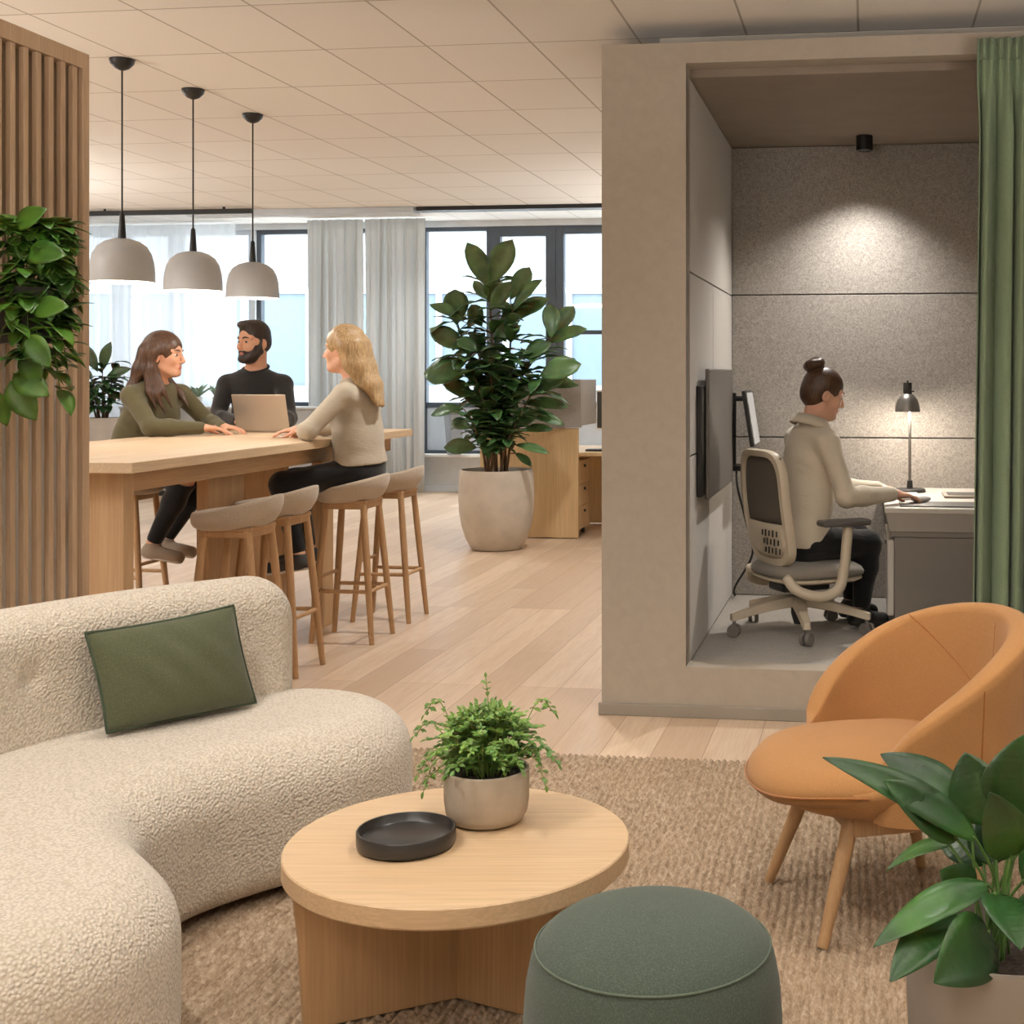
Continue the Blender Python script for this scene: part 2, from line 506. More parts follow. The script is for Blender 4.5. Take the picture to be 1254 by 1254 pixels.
def window(n, a0, a1, z0, z1, mat, fw=.06, bars=(), posts=(), lower=None):
    e = bpy.data.objects.new('window_%d' % n, None); C.objects.link(e); e.location = RW((a0+a1)/2, WB+.1, z0); e.rotation_euler = (0, 0, ROT)
    tag(e, kind='structure'); w = (a1-a0)/2; h = z1-z0
    f = MB()
    f.span((-w, -.05, 0), (-w+fw, .05, h)).span((w-fw, -.05, 0), (w, .05, h)).span((-w+fw, -.05, h-fw), (w-fw, .05, h)).span((-w+fw, -.05, 0), (w-fw, .05, fw))
    for z, t in bars: f.span((-w+fw, -.04, z-z0-t/2), (w-fw, .04, z-z0+t/2))
    for a, t in posts: f.span((a-(a0+a1)/2-t/2, -.045, fw), (a-(a0+a1)/2+t/2, .045, h-fw))
    f.build('window_frame', mat, e, bevel=.004)
    MB().span((-w+fw*.5, .0, fw*.5), (w-fw*.5, .008, h-fw*.5)).build('pane', m_glass, e)
    if lower:
        MB().span((-w+fw, -.02, fw), (w-fw, -.005, lower-z0)).build('spandrel_panel', m_spandrel, e)
m_spandrel = plain('spandrel_panel_grey', srgb(206, 214, 222), .4)
window(1, -9.95, -7.42, .44, 3.15, m_frame_lt, .06, ((1.05, .06),), ((-9.15, .26), (-8.42, .22)), 1.02)
window(2, -7.37, -5.28, .44, 3.15, m_frame, .055, ((1.03, .06),), (), 1.0)
window(3, -5.28, -4.44, .44, 3.15, m_frame, .05, ((1.03, .06),), (), 1.0)
window(4, -4.44, -3.65, .44, 3.15, m_frame, .12, ((1.03, .08),), (), 1.0)
window(5, -3.65, -2.3, .44, 3.15, m_frame, .1, ((1.89, .05), (1.03, .08)), (), 1.0)

# the ceiling edge before the window bay, with the black air slot under it
o = MB().span((-3.85, 10.82, CZ-.035), (1.4, 10.98, CZ-.001)).build('ceiling_air_slot', m_black, rz=ROT)
tag(o, 'long black slot running along the ceiling edge in front of the windows', 'ceiling vent')
o = MB().span((-5.95, 10.80, CZ-.05), (-3.87, 10.98, CZ-.001)).build('ceiling_air_slot', m_frame_lt, bevel=.004, rz=ROT)
tag(o, 'pale grey end section of the ceiling slot above the grey drapes', 'ceiling vent')
tr = thing('track_light', 'thin black track rail on the ceiling behind the three pendant lamps', 'track light', RW(-6.05, 10.62, CZ), ROT)
MB().span((-.80, -.018, -.06), (.80, .018, -.018)).build('rail', m_black, tr, bevel=.003)
for x in (-.55, .55): MB().tube([(x, 0, -.02), (x, 0, 0)], .012, 10).build('mount', m_black, tr)

# ------------------------------------------------------------------ the work pod
PB = 5.28; PL = -1.086; IL = -.736; PR = 1.25; PT = 2.753; PFZ = .195; PBK = 7.1; PCZ = 2.635
pf = MB()
pf.span((PL, PB, 0), (IL, PB+.12, PT)); pf.span((IL, PB, 2.668), (PR, PB+.12, PT)); pf.span((IL, PB, 0), (PR, PB+.12, .205)); pf.span((PR-.35, PB, .205), (PR, PB+.12, 2.668))
shell('wall_pod_front', pf, m_pod)
shell('wall_pod_outer', MB().span((PL, PB+.12, 0), (PL+.06, PBK+.2, PT)).span((PL+.06, PBK+.14, 0), (PR, PBK+.2, PT)).span((PR-.06, PB+.12, 0), (PR, PBK+.14, PT)), m_pod)
shell('baseboard_pod', MB().span((PL-.012, PB-.014, 0), (PR+.01, PB-.001, .05)), plain('pod_baseboard', srgb(146, 137, 125), .6), bevel=.003)
shell('trim_gap_filler', MB().span((PL+.2, PB+.26, PT+.001), (PR, PBK+.1, CZ)), plain('gap_filler', srgb(216, 208, 196), .85))  # block added above the pod to shrink the dark band in the gap
shell('floor_pod', MB().span((IL, PB+.12, .1), (PR-.06, PBK, PFZ)), m_carpet)
shell('ceiling_pod', MB().span((IL-.05, PB+.12, PCZ), (PR-.06, PBK+.1, PCZ+.08)), m_podceil)
g = .0035
wl = MB()
for b0, b1, z0, z1 in ((PB+.002, PBK, 1.826, PCZ), (PB+.002, 6.22, 1.056, 1.826), (6.22, PBK, 1.056, 1.826), (PB+.002, 6.05, PFZ, 1.056), (6.05, PBK, PFZ, 1.056)):
    wl.span((IL-.03, b0+g, z0+g), (IL, b1-g, z1-g))
wl.span((IL-.06, PB+.12, PFZ), (IL-.028, PBK, PCZ))
shell('wall_pod_left', wl, m_felt_light, bevel=.002)
wk = MB()
for z0, z1 in ((PFZ, 1.056), (1.056, 1.83), (1.83, PCZ)): wk.span((IL, PBK, z0+g), (PR-.06, PBK+.03, z1-g))
wk.span((IL, PBK+.028, PFZ), (PR-.06, PBK+.06, PCZ))
shell('wall_pod_rear', wk, m_felt, bevel=.002)
shell('wall_pod_right', MB().span((PR-.09, PB+.12, PFZ), (PR-.06, PBK, PCZ)), m_felt)

# ------------------------------------------------------------------ outside
m_facade = plain('facade_render', srgb(134, 138, 141), .9)
m_fglass = plain('facade_glass', srgb(88, 106, 120), .5)
m_street = plain('paving', srgb(170, 172, 174), .9)
tag(MB().span((-60, 17, -5.2), (40, 60, -5)).build('ground_outside', m_street), kind='structure')
tag(MB().span((-30, .35, -.3), (14, 16, -.08)).build('floor_bounce', plain('bounce_white', srgb(226, 226, 224), .8), loc=RW(0, WB, 0), rz=ROT), kind='structure')  # white slab added outside to bounce skylight up onto the back ceiling
bd = thing('building', 'pale building with wide glazed bands seen through the windows', 'building', (-6, 34, -5))
w = MB()
w.span((-34, 0, 0), (30, 6, 6.1)).span((-34, 0, 8.7), (30, 6, 11.6)).span((-34, 0, 14), (30, 6, 22))
w.span((-34, .35, 6.1), (30, 6, 8.7)).span((-34, .35, 11.6), (30, 6, 14))
w.build('wall', m_facade, bd)
for z0, z1 in ((6.1, 8.7), (11.6, 14.0)):
    for i in range(14):
        x = -26+i*3.4
        p = MB().span((x, .2, z0), (x+3.4, .3, z1)).build('window_band', m_fglass, bd)
        f = MB().span((x+1.5, .1, z0), (x+1.65, .19, z1-.2)).span((x, .1, z1-.2), (x+3.4, .19, z1)).span((x+3.2, .1, z0), (x+3.4, .19, z1-.2))
        f.build('mullion', m_frame_lt, p)

# ------------------------------------------------------------------ light
W = bpy.data.worlds.new('sky'); S.world = W; W.use_nodes = True
bg = W.node_tree.nodes['Background']; bg.inputs[0].default_value = (.86, .94, 1, 1); bg.inputs[1].default_value = 10.0

def area(name, loc, size, power, col, rot=(0, 0, 0), sy=None, spread=180):
    d = bpy.data.lights.new(name, 'AREA'); d.energy = power; d.color = col; d.size = size
    if sy: d.shape = 'RECTANGLE'; d.size_y = sy
    d.spread = math.radians(spread)
    o = bpy.data.objects.new(name, d); C.objects.link(o); o.location = loc; o.rotation_euler = rot; return o
def spot(name, loc, aim, power, col, angle=60, blend=.6, r=.05):
    d = bpy.data.lights.new(name, 'SPOT'); d.energy = power; d.color = col; d.spot_size = math.radians(angle); d.spot_blend = blend; d.shadow_soft_size = r
    o = bpy.data.objects.new(name, d); C.objects.link(o); o.location = loc
    o.rotation_euler = (Vector(aim)-Vector(loc)).to_track_quat('-Z', 'Y').to_euler(); return o
def point(name, loc, power, col, r=.03):
    d = bpy.data.lights.new(name, 'POINT'); d.energy = power; d.color = col; d.shadow_soft_size = r
    o = bpy.data.objects.new(name, d); C.objects.link(o); o.location = loc; return o
WARM = (1, .88, .74); WARM2 = (1, .955, .90); NEUT = (1, .975, .945); DAY = (.93, .97, 1)
# daylight entering by the window wall: portals that only guide the sampling of the sky
for a0, a1 in ((-9.9, -7.45), (-7.35, -2.35)):
    d = area('window_portal', RW((a0+a1)/2, WB-.02, 1.8), a1-a0, 1, (1, 1, 1), (PI/2, 0, ROT), 2.7)
    d.data.cycles.is_portal = True
# lamps recessed in the lounge ceiling, over and behind the camera
spot('lounge_downlight', (-1.7, 2.5, 2.8), (-.8, 3.0, .3), 112, WARM2, 105, .8, .045)
spot('lounge_downlight', (.5, 1.4, 2.8), (.45, 3.0, .3), 24, WARM2, 95, .8, .045)
spot('lounge_downlight', (.25, 3.25, 2.8), (.4, 3.4, .3), 62, WARM2, 90, .8, .04)
spot('lounge_downlight', (-1.6, 3.9, 2.82), (-1.6, 3.8, 0), 62, WARM2, 110, .9, .05)
spot('lounge_downlight', (.35, 4.1, 2.82), (.3, 5.0, .3), 42, WARM2, 95, .9, .06)
# aisle downlight, then spots added to brighten the dim back of the office
for a, b, w, c in ((-1.7, 6.6, 150, WARM2), (-1.9, 9.0, 130, NEUT), (-4.6, 10.2, 110, NEUT), (-6.6, 8.0, 130, NEUT), (-6.6, 12.6, 110, DAY), (-2.6, 12.8, 130, DAY), (-4.8, 13.6, 100, DAY)):
    spot('aisle_and_fill_spot', RW(a, b, (CZ if b < TB else TZ)-.02), RW(a, b, 0), w, c, 125, .9, .05)
area('ceiling_fill_panel', RW(-1.2, -.6, 2.8), 2.6, 22, NEUT, (0, 0, ROT), 1.2)  # this and the next panel are unseen, added as overhead fill
area('ceiling_fill_panel', RW(-5.6, 3.6, 2.82), 1.2, 110, NEUT, (0, 0, ROT), 1.2)
# unseen fill lights added out of view, aimed up to brighten the ceiling
area('upward_fill', (-1.2, .6, 1.75), .5, 138, WARM2, (PI, 0, 0), .5)
area('upward_fill', (1.6, 2.0, 1.75), .5, 70, WARM2, (PI, 0, 0), .5)
area('upward_fill', (-5.2, 4.2, 1.75), .5, 130, WARM2, (PI, 0, 0), .5)
area('upward_fill', (-6.2, 9.0, 1.75), .5, 150, NEUT, (PI, 0, 0), .5)
area('upward_fill', (.9, 10.6, 1.2), .6, 80, NEUT, (PI, 0, 0), .5)
def P(px, py, Y):
    """the point of the place seen at a spot of the photograph, at distance Y"""
    return Vector(((px-848)/1600*Y, Y, EYE-(py-458)/1600*Y))

# ------------------------------------------------------------------ slatted oak screen on the left
sc = thing('slat_screen', 'tall oak slat screen at the left edge behind the hanging plant', 'room divider', RW(-2.87, 4.51, 0), ROT)
MB().span((-.05, -.04, 0), (.006, 0, 2.585)).span((-.05, -2.2, 2.525), (.006, -.04, 2.585)).span((-.05, -2.2, 0), (.006, -.04, .06)).build('frame', m_slat, sc, bevel=.003)
m = MB()
for i in range(31): m.span((-.020, -.093-.07*i, .06), (0, -.066-.07*i, 2.525))
m.build('slat_panel', m_slat, sc, bevel=.0025)
MB().span((-.085, -2.2, 1.60), (-.070, -.002, 2.565)).build('backing_panel', m_slat_back, sc)
MB().span((-.085, -2.2, 0), (-.070, -.002, 1.598)).build('bright_gap_panel', m_white, sc)  # white panel stands in for the bright window light between the slats
MB().span((-.050, -2.2, 1.575), (-.021, -.02, 1.60)).build('cross_rail', m_white, sc)

# ------------------------------------------------------------------ high oak table
A0, A1, B0, B1, TT = -3.90, -2.79, 4.667, 7.78, 1.06
tb = thing('high_table', 'long oak bar-height table where three colleagues sit', 'table', RW((A0+A1)/2, (B0+B1)/2, 0), ROT)
hw, hl = (A1-A0)/2, (B1-B0)/2
MB().span((-hw, -hl, TT-.042), (hw, hl, TT)).build('tabletop', m_oak_pale, tb, bevel=.003)
ap = MB().span((hw-.13, -hl+.14, TT-.125), (hw-.09, hl-.14, TT-.042)).span((-hw+.09, -hl+.14, TT-.125), (-hw+.13, hl-.14, TT-.042)).build('apron', m_oak_y, tb, bevel=.002)
MB().span((-hw+.08, -hl+.07, 0), (hw-.075, -hl+.14, TT-.042)).build('leg_panel', m_oak_z, tb, bevel=.003)
MB().span((hw-.245, -.62, 0), (hw-.185, -.28, TT-.042)).build('leg_panel', m_oak_z, tb, bevel=.003)
MB().span((hw-.245, .62, 0), (hw-.185, .78, TT-.042)).build('leg_panel', m_oak_z, tb, bevel=.003)
MB().span((-hw+.30, hl-.95, 0), (hw-.40, hl-.88, TT-.042)).build('leg_panel', m_oak_z, tb, bevel=.003)

# ------------------------------------------------------------------ bar stools
m_stool = fabric('stool_fabric', srgb(178, 164, 146), 300, .3, .08)
def stool_seat():
    m = MB(); n = 40
    def rise(phi):                     # phi measured from the front
        c = (1-math.cos(phi))/2
        return .088*c**1.6-.006
    prof = [(0, 0, 0), (.35, 0, .01), (.6, 0, .05), (.8, 0, .22), (.92, 0, .55), (.975, 0, .86), (1.0, -.010, 1), (1.012, -.026, 1), (1.0, -.044, .92), (.95, -.062, .72), (.82, -.078, .38), (.6, -.082, .1), (.3, -.082, .0), (0, -.082, 0)]
    rows = []
    for r, z, w in prof:
        row = []
        for k in range(n):
            p = 2*PI*k/n
            ex = .190*r; ey = .183*r
            c, s = math.cos(p), math.sin(p)
            q = (abs(c)**2.4+abs(s)**2.4)**(-1/2.4)
            row.append((ex*q*s, ey*q*c, .805+z+rise(p)*w))
        rows.append(row)
    m.grid(rows, closed_u=True)
    return m
def make_stool():
    r = thing('bar_stool', 'x', 'stool', (0, 0, 0))
    o = stool_seat().build('seat', m_stool, r, angle=180)
    L = []
    for sx in (-1, 1):
        for sy in (-1, 1):
            t = Vector((.105*sx, .10*sy, .735)); f = Vector((.150*sx, .165*sy, 0))
            MB().tube([t, t.lerp(f, .25), t.lerp(f, .6), f], [.0165, .0185, .0175, .0135], 12).build('leg', m_oak_leg, r)
            L.append((t, f))
    fr = MB().span((-.125, -.12, .722), (.125, .12, .742)); fr.span((-.125, .085, .695), (.125, .115, .73)).span((-.125, -.115, .695), (.125, -.085, .73)).span((-.12, -.1, .695), (-.09, .1, .73)).span((.09, -.1, .695), (.12, .1, .73))
    fr.build('seat_frame', m_oak_leg, r, bevel=.006)
    at = lambda i, z: L[i][0].lerp(L[i][1], (.735-z)/.735)
    for i, j, z in ((0, 1, .27), (2, 3, .27), (0, 2, .27), (1, 3, .34)):
        MB().tube([at(i, z), at(j, z)], .0105, 8).build('footrest' if z > .3 else 'stretcher', m_oak_leg, r)
    return r
stool0 = make_stool()
RT = PI/2+ROT
stools = [((-1.99, 5.72), RT, 'vacant beige bar stool nearest the sofa, overlapping the next stool'),
          ((-1.965, 6.17), RT, 'vacant beige bar stool second from the sofa, its long legs clear of the sofa back'),
          ((-1.80, 6.92), RT, 'beige bar stool under the blonde woman in the cream sweater'),
          ((-1.735, 7.50), RT, 'vacant beige bar stool farthest along the table, behind the blonde woman'),
          ((-3.19, 7.39), RT+PI, 'beige bar stool under the woman in the olive shirt'),
          ((-2.81, 8.45), PI+ROT, 'beige bar stool under the bearded man at the table end'),
          ((-3.06, 6.62), RT+PI, 'beige bar stool partly hidden beyond the table legs, left of its middle')]
for i, ((x, y), rz, lb) in enumerate(stools):
    s = stool0 if i == 0 else copy_tree(stool0)
    s.location = (x, y, 0); s.rotation_euler = (0, 0, rz); s['label'] = lb; s['group'] = 'bar stools around the high table'

# ------------------------------------------------------------------ pendant lamps
m_shade = plain('pendant_shade', srgb(180, 182, 184), .45)
m_shade_in = plain('pendant_inside', srgb(240, 236, 228), .6)
def make_pendant():
    r = thing('pendant_lamp', 'x', 'lamp', (0, 0, 0))
    out = [(.142, 0), (.1405, .05), (.136, .09), (.126, .13), (.107, .163), (.076, .186), (.038, .198), (.012, .2)]
    MB().lathe(out).build('shade', m_shade, r, angle=180)
    MB().lathe([(a-.004 if a > .02 else a, z-.004 if i else z) for i, (a, z) in enumerate(out)]).lathe([(.142, 0), (.138, 0)]).build('inner_shade', m_shade_in, r, angle=60)
    MB().lathe([(0, .12), (.02, .10), (.03, .075), (.024, .05), (0, .04)], n=20).lathe([(.014, .19), (.014, .11)], n=14).build('bulb', m_bulb, r, angle=180)
    MB().lathe([(.018, .196), (.016, .23), (.011, .31), (.006, .318), (0, .318)], n=20).build('stem', m_black, r)
    MB().tube([(0, 0, .31), (0, 0, CZ-1.82-.03)], .0042, 8).build('cord', m_black, r)
    H = CZ-1.82
    MB().lathe([(0, H-.052), (.012, H-.05), (.03, H-.042), (.05, H-.022), (.056, H-.004), (.056, H-.0005), (0, H-.0005)], n=28).build('canopy', m_black, r)
    return r
pd0 = make_pendant()
for i, (px, Y, lb) in enumerate(((149.5, 5.98, 'nearest and leftmost of the three grey dome pendant lamps'), (236.5, 6.61, 'middle one of the three grey dome pendant lamps'), (309.5, 7.24, 'farthest and rightmost of the three grey dome pendant lamps'))):
    o = pd0 if i == 0 else copy_tree(pd0)
    o.location = ((px-848)/1600*Y, Y, 1.82); o['label'] = lb; o['group'] = 'pendant lamps over the high table'
    point('pendant_bulb', (o.location.x, o.location.y, 1.815), 6, WARM2, .05)

# ------------------------------------------------------------------ laptop and papers on the high table
lp = thing('laptop', 'open silver laptop on the high table in front of the bearded man', 'laptop', (-2.50, 7.62, TT), ROT*.5)
MB().span((-.158, 0, 0), (.158, .215, .012)).build('base', m_alu, lp, bevel=.004)
MB().span((-.135, .05, .012), (.135, .15, .0135)).build('keyboard', m_dark, lp)
ld = MB().box((0, -.045, .115), (.318, .007, .226), Matrix.Rotation(math.radians(-20+40), 3, 'X'))
lid = ld.build('lid', m_alu, lp, bevel=.003)
MB().box((0, -.0405, .117), (.296, .002, .2), Matrix.Rotation(math.radians(20), 3, 'X')).build('screen', m_dark, lid)
o = MB().span((-.075, -.04, 0), (.075, .04, .009)).build('phone', m_darkgrey, None, bevel=.004, loc=P(260, 526, 8.0)*0+Vector((-2.93, 7.82, TT)), rz=.2); tag(o, 'flat grey phone on the high table under the olive-shirted woman\'s hands', 'phone')
nb = thing('notebook', 'thin pale notebook on the high table by the blonde woman\'s hands', 'notebook', (-2.20, 7.25, TT), .35)
MB().span((-.105, -.075, 0), (.105, .075, .010)).build('page_block', m_white, nb)
MB().span((-.108, -.078, .010), (.108, .078, .013)).build('cover', plain('notebook_cover', srgb(214, 190, 176), .6), nb)

# ------------------------------------------------------------------ drapes, sheer, ledge, bin
def drape(name, a0, a1, b, z0, z1, mat, amp, wl, label, cat, seed, top=.5, thick=.004, group=None, pleat=False):
    r = random.Random(seed); n = int((a1-a0)/wl*14); ph = [r.uniform(-.5, .5) for _ in range(60)]
    fr = [r.uniform(.75, 1.25) for _ in range(60)]
    rows = []; nz = 18
    for j in range(nz+1):
        t = j/nz; row = []
        am = amp*(top+(1-top)*min(1, t*3.5))
        for i in range(n+1):
            s = i/n; q = s*(a1-a0)/wl; k = int(q) % 60; f = q-int(q)
            w = math.sin(2*PI*q+.6*math.sin(q*1.7+seed)+.25*t*ph[k])
            y = am*w*(.75+.35*math.sin(q*2.3+seed)) + .25*am*math.sin(2*PI*q*2+seed)
            row.append((a0-a0+s*(a1-a0)+.012*math.sin(q*5+t*2), y, z1-z0-t*(z1-z0)))
        rows.append(row)
    o = MB().grid(rows).build(name, mat, None, solid=thick, angle=180, loc=RW(a0, b, z0), rz=ROT)
    tag(o, label, cat, group); return o
m_drape = sheer('grey_drape', srgb(222, 221, 218), .96, trl=.45)
drape('drape', -6.50, -5.83, 14.55, .03, TZ-.02, m_drape, .055, .105, 'left panel of the grey floor-length drapes, behind the bearded man', 'curtain', 3, .35, group='grey drapes at the windows')
drape('drape', -5.80, -5.08, 14.55, .03, TZ-.02, m_drape, .055, .11, 'right panel of the grey floor-length drapes, next to the big plant', 'curtain', 9, .35, group='grey drapes at the windows')
m_sheer = sheer('white_sheer', (.93, .95, .97), .55)
drape('sheer_curtain', -9.95, -7.52, 14.78, .46, TZ-.02, m_sheer, .03, .16, 'translucent white sheer curtain over the far left windows', 'curtain', 5, .4, .002)

lc = thing('low_cabinet', 'long low grey cabinet under the left windows carrying small succulents', 'cabinet', RW(-7.25, 14.25, 0), ROT)
m_cab = plain('cabinet_grey', srgb(176, 176, 176), .6)
MB().span((-1.3, -.2, .06), (1.3, .2, 1.0)).build('body', m_cab, lc, bevel=.004)
MB().span((-1.28, -.18, 0), (1.28, .18, .06)).build('plinth', m_dark, lc)
MB().span((-1.31, -.21, 1.0), (1.31, .21, 1.025)).build('top', plain('cabinet_top', srgb(196, 196, 194), .5), lc, bevel=.003)
bn = thing('waste_bin', 'grey tapered bin standing on the window ledge behind the big plant', 'bin', P(556, 556, 15.25)*1.0, ROT)
bn.location.z = .456
bw = MB().lathe([(.085, 0), (.125, .47), (.13, .48), (.122, .48), (.08, .015), (0, .015)], n=4); bw.lathe([(0, 0), (.085, 0)], n=4)
bw.build('body', plain('bin_grey', srgb(150, 158, 166), .5), bn, bevel=.004, angle=25)
MB().lathe([(.132, .47), (.137, .478), (.137, .5), (.118, .5), (.118, .478)], n=4).build('rim', plain('bin_rim', srgb(120, 126, 132), .5), bn, angle=25)

# ------------------------------------------------------------------ big leafy plant in the concrete pot
m_conc = plain('pale_concrete', srgb(200, 190, 176), .75, var=.07, vs=9, bump=.12, bs=70)
m_leaf = leafmat('fiddle_leaf', srgb(44, 80, 42), srgb(82, 122, 68), .38)
m_leaf_d = leafmat('dark_leaf', srgb(30, 62, 34), srgb(52, 92, 46), .3)
m_stem = plain('woody_stem', srgb(104, 78, 54), .8, var=.2, vs=30, bump=.4, bs=60)
def pot_profile(pr, th, soil):
    inner = [(max(r-th, 0), z) for r, z in pr if z > soil]
    return pr + inner[::-1] + [(0, soil)]
bp = thing('potted_plant', 'tall leafy green plant in a rounded concrete pot beside the oak desk', 'plant', (-1.57, 10.47, 0))
pr = [(0, 0), (.19, 0), (.205, .012), (.245, .09), (.278, .19), (.298, .31), (.303, .43), (.299, .54), (.291, .625), (.288, .637), (.276, .637), (.272, .625)]
MB().lathe(pr+[(.272, .58), (.26, .56)], n=64).build('pot', m_conc, bp, angle=60)
MB().lathe([(.272, .585), (.15, .60), (0, .605)], n=32).build('soil', m_soil, bp)
big = [(599.5,354,574,297,23),(600,348,625,296,27),(598,368,578,344,12),(559,398,558,351,27),(568,394,527,368,16),(571,428,527,404,22),(625,367,650,326,20),(628,381,655,341,18),(625,394,667,364,20),(675,414,675,369,20),(674,412,703,374,20),(670,421,712,401,17),(661,461,707,446,25),(658,468,700,470,15),(568,461,521,455,33),(568,501,528,505,16),(641,495,690,495,15),(648,508,685,517,12),(638,528,675,523,12),(584,548,547,548,18),(631,545,665,552,10),(631,555,648,567,10),
       (601,380,622,350,18),(612,400,640,372,20),(590,400,575,372,18),(606,420,632,392,20),(640,440,672,418,18),(585,430,560,415,18),(604,450,600,425,20),(600,470,625,448,20),(580,485,548,470,20),(650,480,690,462,18),(590,500,570,478,16),(615,500,640,480,16),(600,520,580,505,14),(625,525,655,508,14),(575,525,552,515,14)]
fl = MB(); st = MB(); base0 = Vector((-1.57, 10.47, .59)); rr = random.Random(21)
stems = []
for k, (px, py, dy) in enumerate(((599, 350, 0), (560, 395, .1), (574, 440, -.15), (628, 385, -.1), (672, 415, .05), (660, 465, -.15), (600, 440, -.25), (640, 430, .25), (585, 420, .3), (575, 510, -.2), (640, 505, -.25), (612, 470, .2))):
    a = k*2.4; p0 = base0+Vector((.09*math.cos(a)*(k > 0), .09*math.sin(a)*(k > 0), -.02)); p1 = P(px, py, 10.47+dy)
    mid = p0.lerp(p1, .5); mid.x += (p0.x-p1.x)*.22; mid.y += (p0.y-p1.y)*.2
    pts = catmull([p0, mid, p1], 6); st.tube(pts, [.013-.008*i/len(pts) for i in range(len(pts))], 7); stems.append(pts)
for bx, by, tx, ty, w in big:
    Y = 10.47+rr.uniform(-.22, .1); b = P(bx, by, Y); t = P(tx, ty, Y-rr.uniform(-.05, .2))
    d = t-b; L = d.length*1.05
    up = Vector((rr.uniform(-.35, .35), -.85, .45+rr.uniform(-.2, .2)))
    fl.leaf(b, d+Vector((0, 0, .12*L)), up, L, w/1600*Y*1.15, .22, .3, .58, 8, wav=.04, tipsharp=.85)
    q = min((p for s in stems for p in s), key=lambda p: (p-b).length+max(0, p.z-b.z))
    st.tube([q, b], .004, 5)
for s in stems:
    for i, p in enumerate(s[3:]):
        for k in range(4):
            a = rr.uniform(0, 2*PI); el = rr.uniform(.1, .8)
            d = Vector((math.cos(a)*math.cos(el), math.sin(a)*math.cos(el), math.sin(el)))
            L = rr.uniform(.2, .34)*(.7 if p.z < 1.2 else 1)
            c = Vector((-1.57, 10.47, p.z)); e = p+d*L-c
            if (e.x**2+e.y**2)**.5 > (.60 if p.z > 1 else .5): continue
            if p.z+d.z*L > 2.3 or p.z < .78: continue
            fl.leaf(p, d, (0, 0, 1), L, L*rr.uniform(.38, .5), rr.uniform(.15, .5), .25, .58, 7, wav=.06, tipsharp=.85)
fl.move(-bp.location).build('foliage', m_leaf, bp, angle=180, solid=.0012)
st.move(-bp.location).build('stem', m_stem, bp, angle=180)

# ------------------------------------------------------------------ plant on the far left
lpl = thing('potted_plant', 'bushy green plant in a pale tapered pot behind the olive-shirted woman', 'plant', (-5.42, 12.0, 0))
MB().lathe([(0, 0), (.13, 0), (.175, .98), (.18, 1.0), (.165, 1.0), (.15, .95), (0, .95)], n=40).build('pot', plain('pale_pot', srgb(186, 184, 180), .6), lpl)
fl = MB(); st = MB(); rr = random.Random(4)
for k in range(13):
    a = k*2.4; e = Vector((.17*math.cos(a)*rr.uniform(.3, 1), .17*math.sin(a)*rr.uniform(.3, 1), rr.uniform(1.2, 1.5)))
    p0 = Vector((.04*math.cos(a), .04*math.sin(a), .95)); st.tube([p0, p0.lerp(e, .5)+Vector((0, 0, .03)), e], [.008, .006, .004], 6)
    for t in (.45, .6, .7, .8, .9, 1):
        for j in range(2):
            b = a+rr.uniform(-1.6, 1.6); el = rr.uniform(-.1, .9); d = Vector((math.cos(b)*math.cos(el), math.sin(b)*math.cos(el), math.sin(el)))
            L = rr.uniform(.11, .17); fl.leaf(p0.lerp(e, t), d, (0, 0, 1), L, L*.45, .4, .25, .55, 5)
for dx, dz, lx, lz, L in ((-.02, 1.42, -.35, .9, .28), (.02, 1.42, .25, .95, .30), (.05, 1.36, .9, .45, .26), (-.06, 1.36, -.8, .8, .2)):
    fl.leaf((dx, -.05, dz), (lx, -.15, lz), (0, -.9, .4), L, L*.38, .15, .3, .55, 7)
fl.build('foliage', m_leaf_d, lpl, angle=180, solid=.001); st.build('stem', m_stem, lpl, angle=180)

m_succ = leafmat('succulent_leaf', srgb(112, 140, 120), srgb(140, 166, 140), .5)
for i, (px, n, L, lb) in enumerate(((214, 7, .13, 'low dark-green succulent in a white pot, left one on the grey cabinet'), (240, 9, .24, 'tallest succulent in a white pot, middle one on the grey cabinet'), (268, 8, .20, 'upright succulent in a white pot beside the bearded man\'s sleeve'))):
    Y = 15.1; t = thing('succulent', lb, 'plant', ((px-848)/1600*Y, Y, 1.0255), 0, 'succulents on the grey cabinet')
    MB().lathe([(0, 0), (.06, 0), (.075, .11), (.066, .11), (.06, .09), (0, .09)], n=28).build('pot', m_white, t)
    f = MB(); rr = random.Random(i)
    for k in range(n):
        a = k*2.4; el = .75+.5*rr.random()
        f.leaf((.02*math.cos(a), .02*math.sin(a), .09), (math.cos(a)*math.cos(el), math.sin(a)*math.cos(el), math.sin(el)), (0, 0, 1), L*rr.uniform(.7, 1), .07, .15, .4, .4, 6)
    f.build('foliage', m_succ, t, solid=.006, angle=180)

